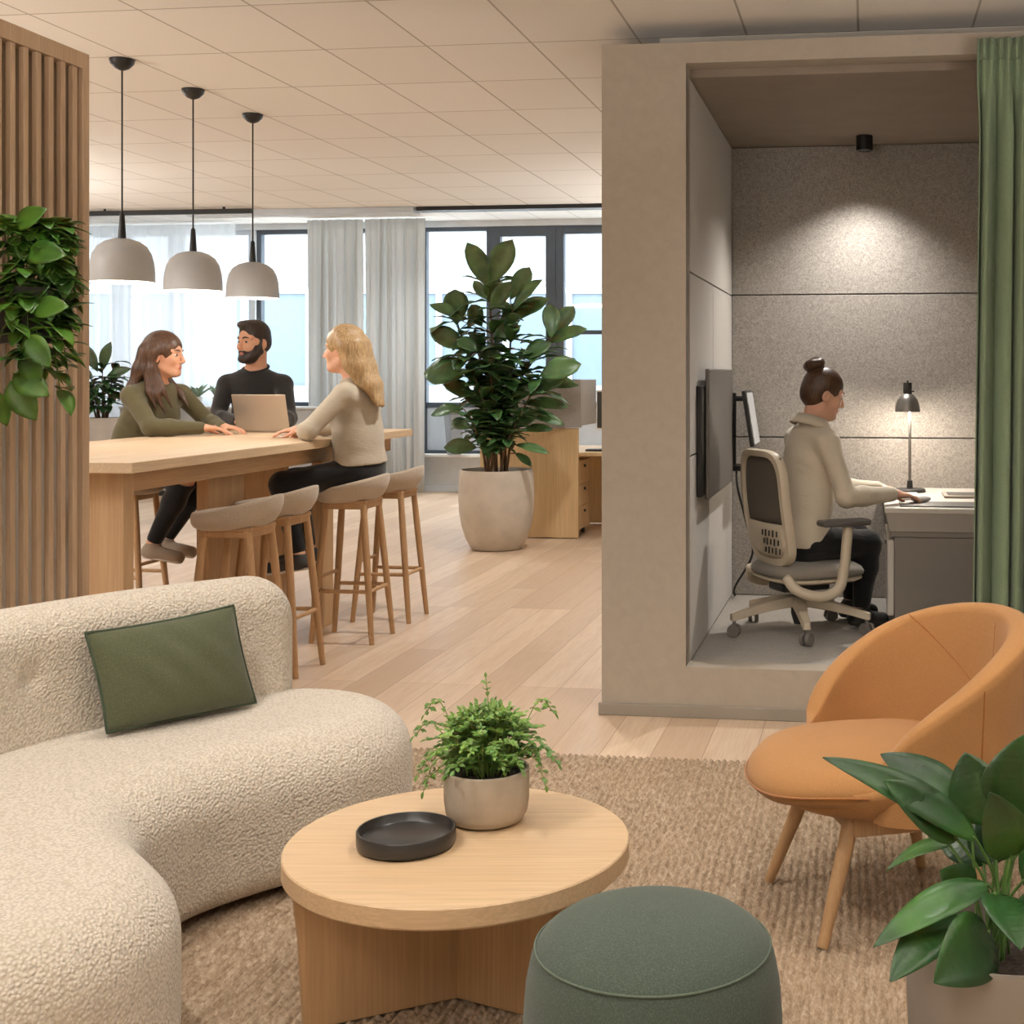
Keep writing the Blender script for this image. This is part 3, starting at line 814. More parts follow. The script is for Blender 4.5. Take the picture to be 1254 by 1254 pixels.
# ------------------------------------------------------------------ hanging plant in front of the slat screen
hp = thing('hanging_plant', 'lush broad-leaved plant trailing from a pot on the slat screen', 'plant', RW(-2.735, 3.94, 1.50), ROT)
MB().lathe([(0, 0), (.085, 0), (.11, .17), (.114, .18), (.1, .18), (.095, .15), (0, .15)], n=32).build('pot', m_dark, hp)
MB().span((-.128, -.02, .1), (-.10, .02, .14)).build('bracket', m_black, hp)
m_hleaf = leafmat('hanging_leaf', srgb(38, 76, 20), srgb(80, 124, 38), .42)
fl = MB(); vn = MB(); rr = random.Random(11)
for k in range(46):
    a = rr.uniform(-2.0, 2.0)+.1; R = rr.uniform(.09, .165); kind = rr.random()
    dirv = Vector((math.cos(a), math.sin(a), 0))
    if kind < .62: e = dirv*R*.8+Vector((0, 0, rr.uniform(.2, .42)))
    else: e = dirv*R*.95+Vector((0, 0, rr.uniform(-.16, .12)))
    if e.x < -.085: e.x = -.085+rr.uniform(0, .05)
    p0 = Vector((.05*math.cos(a), .05*math.sin(a), .15)); mid = p0.lerp(e, .5)+Vector((0, 0, .1))
    pts = catmull([p0, mid, e], 5); vn.tube(pts, .0022, 5)
    for p in pts[3:]:
        for j in range(2):
            b = a+rr.uniform(-1.5, 1.5); el = rr.uniform(-.7, .8)
            d = Vector((math.cos(b)*math.cos(el), math.sin(b)*math.cos(el), math.sin(el))); L = rr.uniform(.05, .10)
            if p.x+d.x*L < -.10: continue
            fl.leaf(p, d, (0, 0, 1), L, L*.62, .3, .2, .45, 6)
for x, y, z, dx, dz, L in ((.06, -.12, .36, .6, .5, .12), (.08, -.1, .28, .8, .1, .13), (.10, -.1, .10, .9, .25, .12), (.09, -.12, .02, .6, -.6, .12), (.10, -.12, -.02, .2, -.9, .12), (.05, -.12, -.1, .7, -.3, .13), (.04, -.12, -.12, .6, -.8, .14), (.0, -.12, -.16, .2, -.9, .1)):
    fl.leaf((x, y, z), (dx, -.1, dz), (0, -.9, .4), L, L*.68, .2, .2, .45, 7)
fl.build('foliage', m_hleaf, hp, angle=180, solid=.001); vn.build('vine', plain('vine_green', srgb(86, 116, 44), .6), hp, angle=180)

# ------------------------------------------------------------------ oak workstation beyond the big plant
ws = thing('workstation', 'oak-ended office desk behind the big concrete planter', 'desk', RW(-2.437, 10.86, 0), ROT)
MB().span((-.86, 0, .008), (0, .032, .94)).build('end_panel', m_desk_oak, ws, bevel=.002)
MB().span((-.86, .032, .70), (1.1, 1.15, .732)).build('worktop', m_desk_oak, ws, bevel=.003)
MB().span((-.86, 1.118, .008), (1.1, 1.15, .70)).build('rear_panel', m_desk_oak, ws, bevel=.002)
m_screen = fabric('privacy_screen_felt', srgb(160, 154, 148), 200, .2, .04)
MB().span((-.87, -.012, .945), (.025, .035, 1.355)).build('privacy_screen', m_screen, ws, bevel=.004)
MB().span((.0, .05, .96), (.025, .62, 1.352)).build('side_screen', m_screen, ws, bevel=.004)
dp = thing('drawer_pedestal', 'pale oak drawer pedestal under the desk beyond the planter', 'drawer unit', RW(-2.47, 11.16, 0), ROT)
MB().span((-.42, -.24, .06), (0, .24, .66)).build('body', m_desk_oak, dp, bevel=.002)
for z0, z1 in ((.45, .655), (.265, .445), (.065, .26)):
    d = MB().span((0, -.235, z0), (.018, .235, z1)).build('drawer', m_desk_oak, dp, bevel=.002)
    MB().tube([(.018, 0, (z0+z1)/2+.05), (.034, 0, (z0+z1)/2+.05)], .012, 14).build('knob', m_black, d)
for x in (-.38, -.04):
    for y in (-.2, .2): MB().tube([(x, y, .06), (x, y, 0)], .018, 10).build('foot', m_dark, dp)
mo = thing('monitor', 'black monitor standing on the oak desk beyond the planter', 'monitor', RW(-2.20, 11.60, .7335), ROT-.5)
MB().span((-.12, -.09, 0), (.12, .09, .012)).build('base', m_black, mo, bevel=.004)
MB().span((-.025, .0, .012), (.025, .02, .3)).build('stand', m_black, mo, bevel=.003)
h = MB().span((-.28, -.03, .16), (.28, 0, .52)).build('housing', m_white, mo, bevel=.006)
MB().span((-.265, -.0325, .175), (.265, -.0295, .505)).build('screen', m_dark, h)
kb = MB().span((-.2, -.06, 0), (.2, .06, .016)).build('keyboard', m_dark, None, bevel=.004, loc=RW(-2.22, 11.12, .7335), rz=ROT); tag(kb, 'dark keyboard on the oak desk beyond the planter', 'keyboard')
# ------------------------------------------------------------------ jute rug, woven rows in real relief
def rug():
    a0, a1, b0, b1, st = -2.05, 1.40, 2.05, 4.672, .0046
    A = np.arange(a0, a1, st); Bv = np.arange(b0, b1, st)
    X, Y = np.meshgrid(A, Bv, indexing='ij')
    rs = np.random.RandomState(3)
    w, p = .0235, .0235
    Xw = X + .005*np.sin(Y*3.1+X*.8)+.0025*np.sin(Y*9+X*2)
    i = np.floor(Xw/w).astype(int); f = Xw/w-i-.5
    ph = rs.rand(400)[i % 400]*.5
    sk = np.where(i % 2 == 0, 1, -1)
    u = Y/p+ph+.5*(i % 2)+sk*f*.8+.25*np.sin(Y*7+i)
    Z = .004+.0135*np.maximum(0, np.cos(PI*f))**.7*(.25+.75*np.abs(np.sin(PI*u))**.8)
    Z += .0012*rs.rand(*Z.shape)
    edge = np.minimum(np.minimum(X-a0, a1-st-X), np.minimum(Y-b0, b1-st-Y)); Z = np.where(edge < st*.6, .002, Z)
    n, m = X.shape
    V = np.stack([X.ravel(), Y.ravel(), Z.ravel()], 1)
    I = (np.arange(n-1)[:, None]*m+np.arange(m-1)[None, :]).ravel()
    Fc = np.stack([I, I+m, I+m+1, I+1], 1)
    t = NT('jute'); v = t.coord((1, 1, 1))
    n1 = t.noise(t.coord((90, 26, 60)), 1, 4, .7); n2 = t.noise(v, 2.2, 4)
    c = t.ramp(n1, [(.3, srgb(118, 98, 78)), (.5, srgb(160, 139, 116)), (.72, srgb(200, 182, 160))])
    c = t.mix(t.math('MULTIPLY', t.ramp(n2, [(.4, (0, 0, 0)), (.7, (1, 1, 1))]), .25), c, srgb(160, 134, 106))
    t.col(c); t.set(Roughness=.95, Specular_IOR_Level=.1); t.bump(n1, .35, .002)
    o = link_mesh('rug', V.tolist(), Fc.tolist(), t.m, None, True, 180, rz=ROT)
    tag(o, 'braided natural jute rug under the lounge chair and coffee table', 'rug')
rug()
RZ = .0185                               # the top of the rug's pile

# ------------------------------------------------------------------ curved boucle sofa
def boucle():
    t = NT('boucle'); v = t.coord()
    dn = t.n('ShaderNodeTexNoise'); t.l(v, dn.inputs['Vector']); dn.inputs['Scale'].default_value = 55; dn.inputs['Detail'].default_value = 2
    dv_ = t.n('ShaderNodeVectorMath', operation='MULTIPLY_ADD'); t.l(dn.outputs['Color'], dv_.inputs[0]); dv_.inputs[1].default_value = (.005, .005, .005); t.l(v, dv_.inputs[2])
    vo = t.n('ShaderNodeTexVoronoi'); vo.feature = 'SMOOTH_F1'; t.l(dv_.outputs[0], vo.inputs['Vector']); vo.inputs['Scale'].default_value = 135; vo.inputs['Smoothness'].default_value = .35
    n1 = t.math('SUBTRACT', 1.0, vo.outputs['Distance']); n2 = t.noise(v, 210, 2, .6, .5); g = t.noise(v, 2, 2)
    c = t.ramp(n1, [(.3, srgb(196, 183, 165)), (.6, srgb(218, 207, 190)), (.9, srgb(228, 218, 204))])
    c = t.mix(t.math('MULTIPLY', g, .15), c, srgb(200, 182, 160))
    t.col(c); t.set(Roughness=1, Specular_IOR_Level=.1, Sheen_Weight=.35, Sheen_Roughness=.6)
    b = t.bump(n1, .62, .0075); t.bump(n2, .3, .002, b); return t.m
m_boucle = boucle()
sofa = thing('sofa', 'curved cream boucle sofa holding the green cushion at the left', 'sofa', (-1.5, 3.2, RZ))
def seg2d(X, Y, pts, rad):
    D = None
    for k in range(len(pts)-1):
        ax, ay = pts[k][:2]; bx, by = pts[k+1][:2]; dx, dy = bx-ax, by-ay; L2 = dx*dx+dy*dy
        t = np.clip(((X-ax)*dx+(Y-ay)*dy)/L2, 0, 1)
        d = np.sqrt((X-ax-t*dx)**2+(Y-ay-t*dy)**2)-(rad[k]+(rad[k+1]-rad[k])*t)
        D = d if D is None else np.minimum(D, d)
    return D
def extr(X, Y, Z, d2, z0, z1, rt, rb):
    zc = (z0+z1)/2; h = (z1-z0)/2; r = np.where(Z > zc, rt, rb)
    q = d2+r; w = np.abs(Z-zc)-h+r
    return np.minimum(np.maximum(q, w), 0)+np.sqrt(np.maximum(q, 0)**2+np.maximum(w, 0)**2)-r
cl = catmull([(-1.20, 3.81, 0), (-1.40, 3.63, 0), (-1.57, 3.40, 0), (-1.67, 3.05, 0), (-1.58, 2.72, 0), (-1.41, 2.48, 0)], 8)
rd = [.375+.035*(i/(len(cl)-1)) for i in range(len(cl))]
s = SDF((-2.25, 1.95, 0), (-.70, 4.30, .54), .0115)
s.put((-2.2, 2.0, .03), (-.75, 4.25, .5), lambda X, Y, Z: extr(X, Y, Z, seg2d(X, Y, cl, rd), .035, .425, .15, .075), .01)
s.build('seat', m_boucle, sofa, sofa.location, 2)
# backrest: a rounded slab bent along the outer edge
bl = catmull([(-1.275, 4.13, 0), (-1.41, 4.01, 0), (-1.55, 3.87, 0), (-1.70, 3.68, 0), (-1.85, 3.42, 0), (-1.96, 3.1, 0), (-1.98, 2.75, 0)], 10)
def backf(X, Y, Z):
    best = None; acc = 0; U = None
    for k in range(len(bl)-1):
        ax, ay = bl[k][:2]; bx, by = bl[k+1][:2]; dx, dy = bx-ax, by-ay; L = math.hypot(dx, dy)
        t = ((X-ax)*dx+(Y-ay)*dy)/(L*L)
        if k > 0: t = np.maximum(t, 0)
        if k < len(bl)-2: t = np.minimum(t, 1)
        tc = np.clip(t, 0, 1)
        d = np.hypot(X-ax-tc*dx, Y-ay-tc*dy)
        nd = np.hypot(X-ax-t*dx, Y-ay-t*dy); u = acc+t*L
        if best is None: best, N, U = d, nd, u
        else:
            m = d < best; best = np.where(m, d, best); N = np.where(m, nd, N); U = np.where(m, u, U)
        acc += L
    z0, z1 = .30, .775+.0*U
    a = np.maximum(-U, U-acc)+.14; w = np.abs(Z-(z0+z1)/2)-(z1-z0)/2+.14
    dv = np.minimum(np.maximum(a, w), 0)+np.hypot(np.maximum(a, 0), np.maximum(w, 0))-.14      # silhouette in the slab's own plane
    r = .095
    q = dv+r; n = N-.10+r
    dim = .02*np.exp(-((U-.86)**2+(Z-.60)**2)/.0009)
    return np.minimum(np.maximum(q, n), 0)+np.hypot(np.maximum(q, 0), np.maximum(n, 0))-r+dim
s = SDF((-2.25, 2.5, .25), (-1.10, 4.35, .88), .0115)
s.put((-2.2, 2.6, .3), (-1.15, 4.3, .8), backf, .005)
s.build('backrest', m_boucle, sofa, sofa.location, 2)
pl = MB().prism([(p.x*.999+.0, p.y) for p in []] or [(-1.45, 3.3), (-1.2, 3.6), (-1.0, 3.8), (-1.2, 4.0), (-1.5, 3.75), (-1.75, 3.3), (-1.75, 2.8), (-1.5, 2.35), (-1.25, 2.4), (-1.45, 2.8)], RZ, .05)
pl.move(-sofa.location).build('plinth', m_black, sofa)

# ------------------------------------------------------------------ green cushion
pw = thing('throw_pillow', 'dark green rectangular cushion leaning on the cream sofa', 'cushion', (-1.47, 3.80, .43))
m_green = fabric('green_wool', srgb(76, 80, 58), 380, .35, .14, .2, mel=srgb(96, 100, 74))
m_green_p = fabric('green_piping', srgb(56, 66, 48), 380, .3, .1, .3)
Pc = [Vector((-1.588, 3.515, .432)), Vector((-1.298, 3.840, .432)), Vector((-1.372, 3.862, .712)), Vector((-1.658, 3.540, .694))]
nrm = (Pc[1]-Pc[0]).cross(Pc[3]-Pc[0]).normalized()          # faces the room
n = 28; rows = [[], []]
def pil(u, v):
    a, c_ = 2*u-1, 2*v-1
    a2 = a*(1-.035*(1-c_*c_)); c2 = c_*(1-(.06 if c_ > 0 else .012)*(1-a*a))
    u2, v2 = (a2+1)/2, (c2+1)/2
    return Pc[0].lerp(Pc[1], u2).lerp(Pc[3].lerp(Pc[2], u2), v2), (1-a*a)*(1-c_*c_)
f = MB()
for sgn in (1, -1):
    rws = []
    for i in range(n+1):
        r_ = []
        for j in range(n+1):
            b, e = pil(i/n, j/n)
            wr = .004*math.sin(i*.9+j*.5)*e
            r_.append(b+nrm*(sgn*(.072*max(e, 0)**.5+wr)))
        rws.append(r_ if sgn < 0 else r_)
    if sgn > 0: f.grid(rws)
    else: f.grid(rws[::-1])
f.move(nrm*.03-pw.location).build('cover', m_green, pw, angle=180)
edge = [pil(i/n, 0)[0] for i in range(n)]+[pil(1, j/n)[0] for j in range(n)]+[pil(1-i/n, 1)[0] for i in range(n)]+[pil(0, 1-j/n)[0] for j in range(n)]
MB().tube([p+nrm*.03-pw.location for p in edge], .0045, 8, closed=True).build('piping', m_green_p, pw, angle=180)

# ------------------------------------------------------------------ round coffee table
ct = thing('coffee_table', 'round light oak coffee table on panel legs in the foreground', 'table', (-.522, 2.92, RZ))
m_ct = wood('coffee_oak', srgb(204, 172, 134), srgb(220, 192, 156), 0, .9, .42)
m_ctz = wood('coffee_oak_panel', srgb(178, 140, 100), srgb(196, 160, 118), 2, .9, .45)
R_, H_ = .380, .36-RZ
MB().lathe([(0, H_), (R_-.003, H_), (R_, H_-.003), (R_, H_-.040), (R_-.004, H_-.045), (0, H_-.045)], n=120).build('tabletop', m_ct, ct, angle=35)
for an in (206, 334, 90):
    a = math.radians(an); d = Vector((math.cos(a), math.sin(a), 0)); s_ = Vector((-d.y, d.x, 0))
    g_ = MB(); t = .024
    prof = [(R_-.040, 0), (R_-.036, .06), (R_-.030, .18), (R_-.020, .27), (R_-.012, .305), (R_-.012, H_-.043)]
    rows = [[d*r_+s_*q_+Vector((0, 0, z)) for r_, q_ in ((.012, -t), (r-.018, -t), (r-.005, -t*.75), (r, 0), (r-.005, t*.75), (r-.018, t), (.012, t))] for r, z in prof]
    g_.grid([r_[::-1] for r_ in rows], closed_u=True)
    g_.build('leg_panel', m_ctz, ct, angle=50)

# ------------------------------------------------------------------ tray and herb pot
m_tray = plain('tray_black', (.018, .016, .015), .32, var=.1)
tray = thing('tray', 'round black low tray on the coffee table left of the herb pot', 'tray', (-.632, 2.885, .3605))
MB().lathe([(0, .001), (.100, .001), (.106, .004), (.108, .010), (.108, .036), (.1065, .038), (.103, .038), (.1015, .036), (.100, .020), (.096, .017), (0, .016)], n=72).build('tray_body', m_tray, tray, angle=50)
hb = thing('potted_herb', 'small leafy green herb in a grey concrete pot on the coffee table', 'plant', (-.480, 3.048, .3605))
m_conc2 = plain('grey_concrete', srgb(176, 162, 144), .8, var=.1, vs=16, bump=.18, bs=110)
pr = [(0, 0), (.072, 0), (.085, .006), (.094, .022), (.0985, .05), (.099, .118), (.0975, .122), (.092, .122), (.091, .118)]
MB().lathe(pr+[(.089, .10), (.086, .095)], n=64).build('pot', m_conc2, hb, angle=70)
MB().lathe([(.089, .102), (.05, .108), (0, .110)], n=28).build('soil', m_soil, hb)
m_herb = leafmat('herb_leaf', srgb(74, 112, 44), srgb(128, 160, 74), .45, trans=.25)
fl = MB(); vn = MB(); rr = random.Random(5)
def sprig(pts, n, L0, spread=1.0):
    pts = catmull(pts, 6); vn.tube(pts, .0011, 4)
    N = len(pts)
    for i in range(n):
        q = pts[min(N-1, int((.3+.7*i/n)*N))]; t = (pts[-1]-pts[-2]).normalized()
        for k in (0, 1):
            a = i*2.1+k*PI+rr.uniform(-.4, .4)
            sd = Vector((math.cos(a), math.sin(a), .35)); L = L0*rr.uniform(.7, 1.2)
            fl.leaf(q, sd+t*.5, (rr.uniform(-.3, .3), -.3, 1), L, L*.62, .25, .2, .5, 3)
            fl.leaf(q+sd.normalized()*L*.35, sd+t*.9+Vector((sd.y, -sd.x, 0))*.6, (0, -.3, 1), L*.7, L*.42, .2, .2, .5, 2)
    fl.leaf(pts[-1], pts[-1]-pts[-2], (0, -.4, 1), L0, L0*.5, .2, .2, .5, 3)
for k in range(150):
    a = rr.uniform(0, 2*PI); R1 = rr.uniform(.02, .15)**1.0; h = .08+.085*(1-(R1/.16)**2)*rr.uniform(.6, 1.2)
    p0 = Vector((.055*math.cos(a)*rr.random(), .055*math.sin(a)*rr.random(), .105)); e = Vector((R1*math.cos(a), R1*math.sin(a), .10+h*.95))
    if R1 > .085 and rr.random() < .65: e.z = rr.uniform(.115, .21)
    mid = p0.lerp(e, .5)+Vector((0, 0, .04)); sprig([p0, mid, e], 8, .017)
sprig([(0, 0, .1), (.005, 0, .24), (-.002, 0, .33)], 7, .015)
for x, y, z in ((-.15, -.05, .12), (-.135, -.06, .085), (-.165, -.02, .20), (.15, -.03, .16), (.165, 0, .13), (.14, -.03, .09), (.155, .03, .24), (-.145, .0, .245)):
    sprig([(x*.3, y*.3, .12), (x*.75, y*.7, max(z+.03, .17)), (x, y, z)], 8, .018)
fl.build('foliage', m_herb, hb, angle=180); vn.build('stem', plain('herb_stem', srgb(120, 146, 70), .6), hb, angle=180)

# ------------------------------------------------------------------ green pouf
m_pouf = fabric('pouf_wool', srgb(62, 71, 62), 330, .35, .1, .15, mel=srgb(80, 91, 80))
pf_ = thing('pouf', 'round dark green upholstered pouf in front of the coffee table', 'pouf', (-.072, 2.385, RZ))
prof = [(0, .004), (.20, .004), (.222, .02), (.2315, .07), (.2355, .15), (.2355, .22), (.231, .28), (.222, .325), (.2125, .345)]
MB().lathe(prof, n=96).build('side_cover', m_pouf, pf_, angle=180)
MB().lathe([(.2125, .345), (.2, .362), (.178, .378), (.14, .391), (.08, .400), (0, .403)], n=96).build('top_cover', m_pouf, pf_, angle=180)
MB().tube([(.2145*math.cos(2*PI*k/120), .2145*math.sin(2*PI*k/120), .346) for k in range(120)], .0022, 6, closed=True).build('seam', fabric('pouf_seam', srgb(80, 91, 78), 300, .2, .05, .1), pf_, angle=180)

# ------------------------------------------------------------------ ochre lounge chair
m_och = fabric('ochre_wool', srgb(166, 120, 74), 360, .25, .07, .12, mel=srgb(178, 131, 84))
m_och_s = fabric('ochre_seam', srgb(150, 96, 48), 300, .2, .05)
ch = thing('lounge_chair', 'ochre tub lounge chair with oak legs on the jute rug', 'armchair', (.525, 3.42, RZ), math.radians(104))
PH = math.radians(128)
def rim(phi): return .410+.335*max(0, 1-(abs(phi)/PH)**2.0)**.8
def wallp(phi, z, off):
    """point of the back's wall: phi 0 is the middle of the back, off outwards"""
    t = (z-.30)/.42
    fl_ = 1+.12*t*(.35+.65*max(0, math.cos(phi)))
    rx = (.300+off)*(1+.10*t); ry = (.255+off)*fl_
    return Vector((rx*math.sin(phi), -.035-ry*math.cos(phi) if math.cos(phi) > 0 else -.035-(.30+off)*math.cos(phi), z))
def shellgrid():
    rows = []; NP = 64
    for i in range(NP+1):
        phi = -PH+2*PH*i/NP; zr = rim(phi)
        e = min(1, (1-abs(phi)/PH)/.12); th = .030*(math.sqrt(max(0, 1-(1-e)**2))*.8+.2) if e < 1 else .030
        zb = .335; row = []
        for k in range(9): row.append(wallp(phi, zb+(zr-zb)*k/8*.97, -th))
        for k in range(1, 8):
            a = PI*k/8; row.append(wallp(phi, zr*.985+.015*zb*0+.018*math.sin(a)*e+.006, -th*math.cos(a)))
        for k in range(9): row.append(wallp(phi, zr*.97-(zr*.97-.30)*k/8, th))
        rows.append(row)
    return rows
rows = shellgrid(); m = MB().grid([r[::-1] for r in rows])
nn = len(rows[0])
m.f.append(tuple(range(nn))); m.m.append(0); b_ = (len(rows)-1)*nn; m.f.append(tuple(range(b_+nn-1, b_-1, -1))); m.m.append(0)
m.build('backrest', m_och, ch, angle=180)
# seat cushion and the bucket that holds it
def disc(prof, hx, hy, cy, n=64, ex=2.3, fn=None):
    rows = []
    for r, z in prof:
        row = []
        for k in range(n):
            p = 2*PI*k/n; c, s_ = math.cos(p), math.sin(p); q = (abs(c)**ex+abs(s_)**ex)**(-1/ex)
            x, y = hx*r*q*s_, cy+hy*r*q*c
            row.append((x, y, z+(fn(x, y, r) if fn else 0)))
        rows.append(row)
    return MB().grid(rows, closed_u=True)
droop = lambda x, y, r: -.03*max(0, (y-.18)/.2)**2+.012*(1-min(1, r))
m = disc([(0, .425), (.5, .424), (.8, .418), (.93, .405), (.985, .388), (1.0, .372), (.99, .356), (.95, .342), (.8, .335), (0, .335)], .285, .325, .058, fn=droop)
m.f = [f[::-1] for f in m.f]; m.build('seat_cushion', m_och, ch, angle=180)
MB().tube([Vector((.288*(abs(math.sin(p))**(2/2.3))*(1 if math.sin(p) > 0 else -1), .058+.328*(abs(math.cos(p))**(2/2.3))*(1 if math.cos(p) > 0 else -1), .369-.03*max(0, (.058+.328*math.cos(p)-.18)/.2)**2)) for p in [2*PI*k/90 for k in range(90)]], .003, 6, closed=True).build('piping', m_och_s, ch, angle=180)
def bucket():
    rows = []; n = 72
    for f in [0, .25, .5, .7, .85, .95, 1.0]:
        row = []
        for k in range(n):
            p = 2*PI*k/n; c, s_ = math.cos(p), math.sin(p)      # p 0 front
            zt = .350+.072*min(1, max(0, (.86-c)/.75))
            rr_ = [0, .55, .74, .86, .935, .985, 1.0][[0, .25, .5, .7, .85, .95, 1.0].index(f)]
            z = .286+(zt-.286)*[0, 0, .06, .2, .45, .75, 1][[0, .25, .5, .7, .85, .95, 1.0].index(f)]
            row.append((.322*rr_*s_, .005+(.352 if c > 0 else .325)*rr_*c, z))
        rows.append(row)
    top = [(x*.95, .005+(y-.005)*.95, z-.004) for x, y, z in rows[-1]]; rows.append(top)
    rows.append([(x*.5, y*.5, .335) for x, y, z in top]); rows.append([(0, 0, .335)]*n)
    return MB().grid(rows, closed_u=True)
bu = bucket(); bu.f = [f for f in bu.f]; bu.build('seat_shell', m_och, ch, angle=180)
# stitched seams on the inside of the back
def seam(pts): MB().tube(catmull(pts, 8), .0022, 6).build('seam', m_och_s, ch, angle=180)
ins = lambda phi, z: wallp(phi, z, -.0295)
seam([ins(math.radians(x), .515+.185*(x-10)/50) for x in range(10, 61, 10)])
seam([ins(math.radians(x), .515+.185*(10-x)/60) for x in range(10, -51, -10)])
seam([ins(math.radians(10), z/100) for z in range(42, 53, 5)]); seam([ins(math.radians(-2), z/100) for z in range(52, 73, 5)])
seam([wallp(math.radians(-80), z/100, .0305) for z in range(33, 64, 6)])
for sx in (-1, 1):
    for y0, y1 in ((.17, .272), (-.10, -.175)):
        t = Vector((sx*.155, y0, .30)); f = Vector((sx*.215, y1, 0))
        MB().tube([t, t.lerp(f, .4), f], [.021, .0195, .0135], 18).build('leg', m_oak_leg, ch)
MB().span((-.17, -.13, .245), (.17, -.10, .292)).span((-.17, .15, .245), (.17, .18, .292)).span((-.185, -.13, .245), (-.155, .18, .292)).span((.155, -.13, .245), (.185, .18, .292)).build('leg_frame', m_oak_leg, ch, bevel=.004)

# ------------------------------------------------------------------ plant at the right edge
ly = thing('potted_plant', 'glossy dark-leaved plant in a round taupe pot at the right edge', 'plant', (.548, 2.32, RZ))
m_pot = plain('taupe_pot', srgb(138, 128, 118), .6, var=.04)
h = .388
MB().lathe([(0, 0), (.145, 0), (.155, .008), (.17, h-.006), (.169, h), (.162, h), (.160, h-.01), (.156, h-.055)], n=80).build('pot', m_pot, ly, angle=60)
MB().lathe([(.157, h-.05), (.1, h-.04), (0, h-.035)], n=32).build('soil', m_soil, ly)
def lilymat():
    t = NT('lily_leaf'); v = t.coord(); n = t.noise(v, 4, 2)
    t.col(t.ramp(n, [(.35, srgb(22, 50, 22)), (.55, srgb(36, 74, 30)), (.75, srgb(70, 118, 46))])); t.set(Roughness=.36, Specular_IOR_Level=.4, Subsurface_Weight=.1, Subsurface_Scale=.01)
    t.bump(t.noise(t.coord((60, 60, 60)), 1, 2), .25, .004); return t.m
m_lily = lilymat(); fl = MB(); st = MB()
LV = [((1196,1029),(1032,934),34,-.03,(.15,-.75,.65),.28), ((1187,992),(1084,924),44,.10,(.3,-.8,.6),.15), ((1172,1028),(1094,962),42,-.02,(.2,-.8,.6),.15), ((1215,1010),(1178,928),58,.05,(-.4,-.9,.2),.15), ((1246,1000),(1258,908),74,.0,(-.1,-1,.2),.15),
      ((1238,1050),(1222,992),46,-.08,(0,-1,.3),.2), ((1163,1035),(1092,1056),22,.08,(0,-.35,1),.35), ((1193,1092),(1154,1070),36,.02,(0,-.9,.4),.1), ((1211,1084),(1090,1146),34,-.08,(.1,-.5,1),.25), ((1168,1120),(1103,1190),40,-.10,(-.2,-.7,.7),.2),
      ((1211,1140),(1163,1202),58,-.15,(-.1,-.95,.3),.15), ((1218,1095),(1250,1152),44,-.12,(.2,-.9,.4),.15), ((1250,1040),(1296,970),60,.03,(.1,-.9,.4),.2), ((1252,1080),(1310,1050),56,-.05,(.1,-.6,.8),.3), ((1240,1110),(1300,1140),56,-.1,(.1,-.7,.7),.3), ((1205,1060),(1150,1010),44,.16,(0,-.8,.5),.2), ((1225,1035),(1235,965),50,.14,(0,-1,.2),.2), ((1250,1020),(1280,930),60,.14,(0,-1,.2),.2), ((1216,1060),(1200,1000),40,.12,(0,-1,.2),.2)]
rr = random.Random(2)
for (bx, by), (tx, ty), w, dy, up, dr in LV:
    b = P(bx, by, 2.3+dy*.4); t = P(tx, ty, 2.3+dy*1.1-.03); d = t-b; L = d.length*1.06
    fl.leaf(b, d+Vector((0, 0, dr*.8*L)), up, L, w/1600*2.3*1.32, dr, .22, .42, 26, tipsharp=1.0, pleat=.016, wf=68)
    s0 = Vector((.548+rr.uniform(-.05, .02), 2.32+rr.uniform(-.04, .04), RZ+h-.045)); mid = s0.lerp(b, .55)+Vector(((s0.x-b.x)*.12, 0, .02))
    st.tube(catmull([s0, mid, b, b+d*.03], 6), .0026, 7)
fl.move(-ly.location).build('foliage', m_lily, ly, angle=180, solid=.0008); st.move(-ly.location).build('stem', plain('lily_stem', srgb(86, 122, 58), .5), ly, angle=180)
# ------------------------------------------------------------------ inside the work pod
dl = thing('downlight', 'small black cylinder downlight on the pod ceiling', 'lamp', (.892, 6.78, PCZ))
MB().lathe([(0, 0), (.043, 0), (.043, -.076), (.037, -.078), (.033, -.074), (.030, -.05), (0, -.05)], n=36).build('housing', m_black, dl)
MB().lathe([(0, -.052), (.029, -.052), (.027, -.058), (0, -.060)], n=24).build('lens', m_bulb, dl)
spot('pod_downlight', (.892, 6.78, PCZ-.085), (.70, 6.25, 0), 115, WARM2, 122, 1.0, .03)

dk = thing('desk', 'grey desk inside the work pod where the woman types', 'desk', RW(.075, 6.0, PFZ), ROT)
m_dg = plain('desk_grey', srgb(168, 160, 151), .55, var=.03); m_dg2 = plain('pedestal_grey', srgb(128, 120, 112), .6, var=.03); m_dgt = plain('desk_top_pale', srgb(206, 199, 190), .5, var=.03)
MB().span((0, 0, .572), (1.07, 1.095, .596)).build('desktop', m_dgt, dk, bevel=.004)
a_ = MB(); a_.add([(.006, .004, .572), (1.06, .004, .572), (1.06, 1.09, .572), (.006, 1.09, .572), (.024, .02, .488), (1.06, .02, .488), (1.06, 1.09, .488), (.024, 1.09, .488)], [(0, 1, 5, 4), (1, 2, 6, 5), (2, 3, 7, 6), (3, 0, 4, 7), (4, 5, 6, 7)])
a_.build('apron', m_dg, dk, smooth=False)
MB().span((.026, .025, .462), (1.05, 1.08, .487)).build('underframe', m_dg2, dk, bevel=.002)
MB().span((.045, .03, .0), (.62, .72, .46)).build('pedestal', m_dg2, dk, bevel=.003)
d = MB().span((.012, .036, .10), (.044, .715, .445)).build('drawer', m_dgt, dk, bevel=.006)
MB().span((.004, .25, .40), (.013, .5, .42)).build('handle', m_dg2, d, bevel=.002)

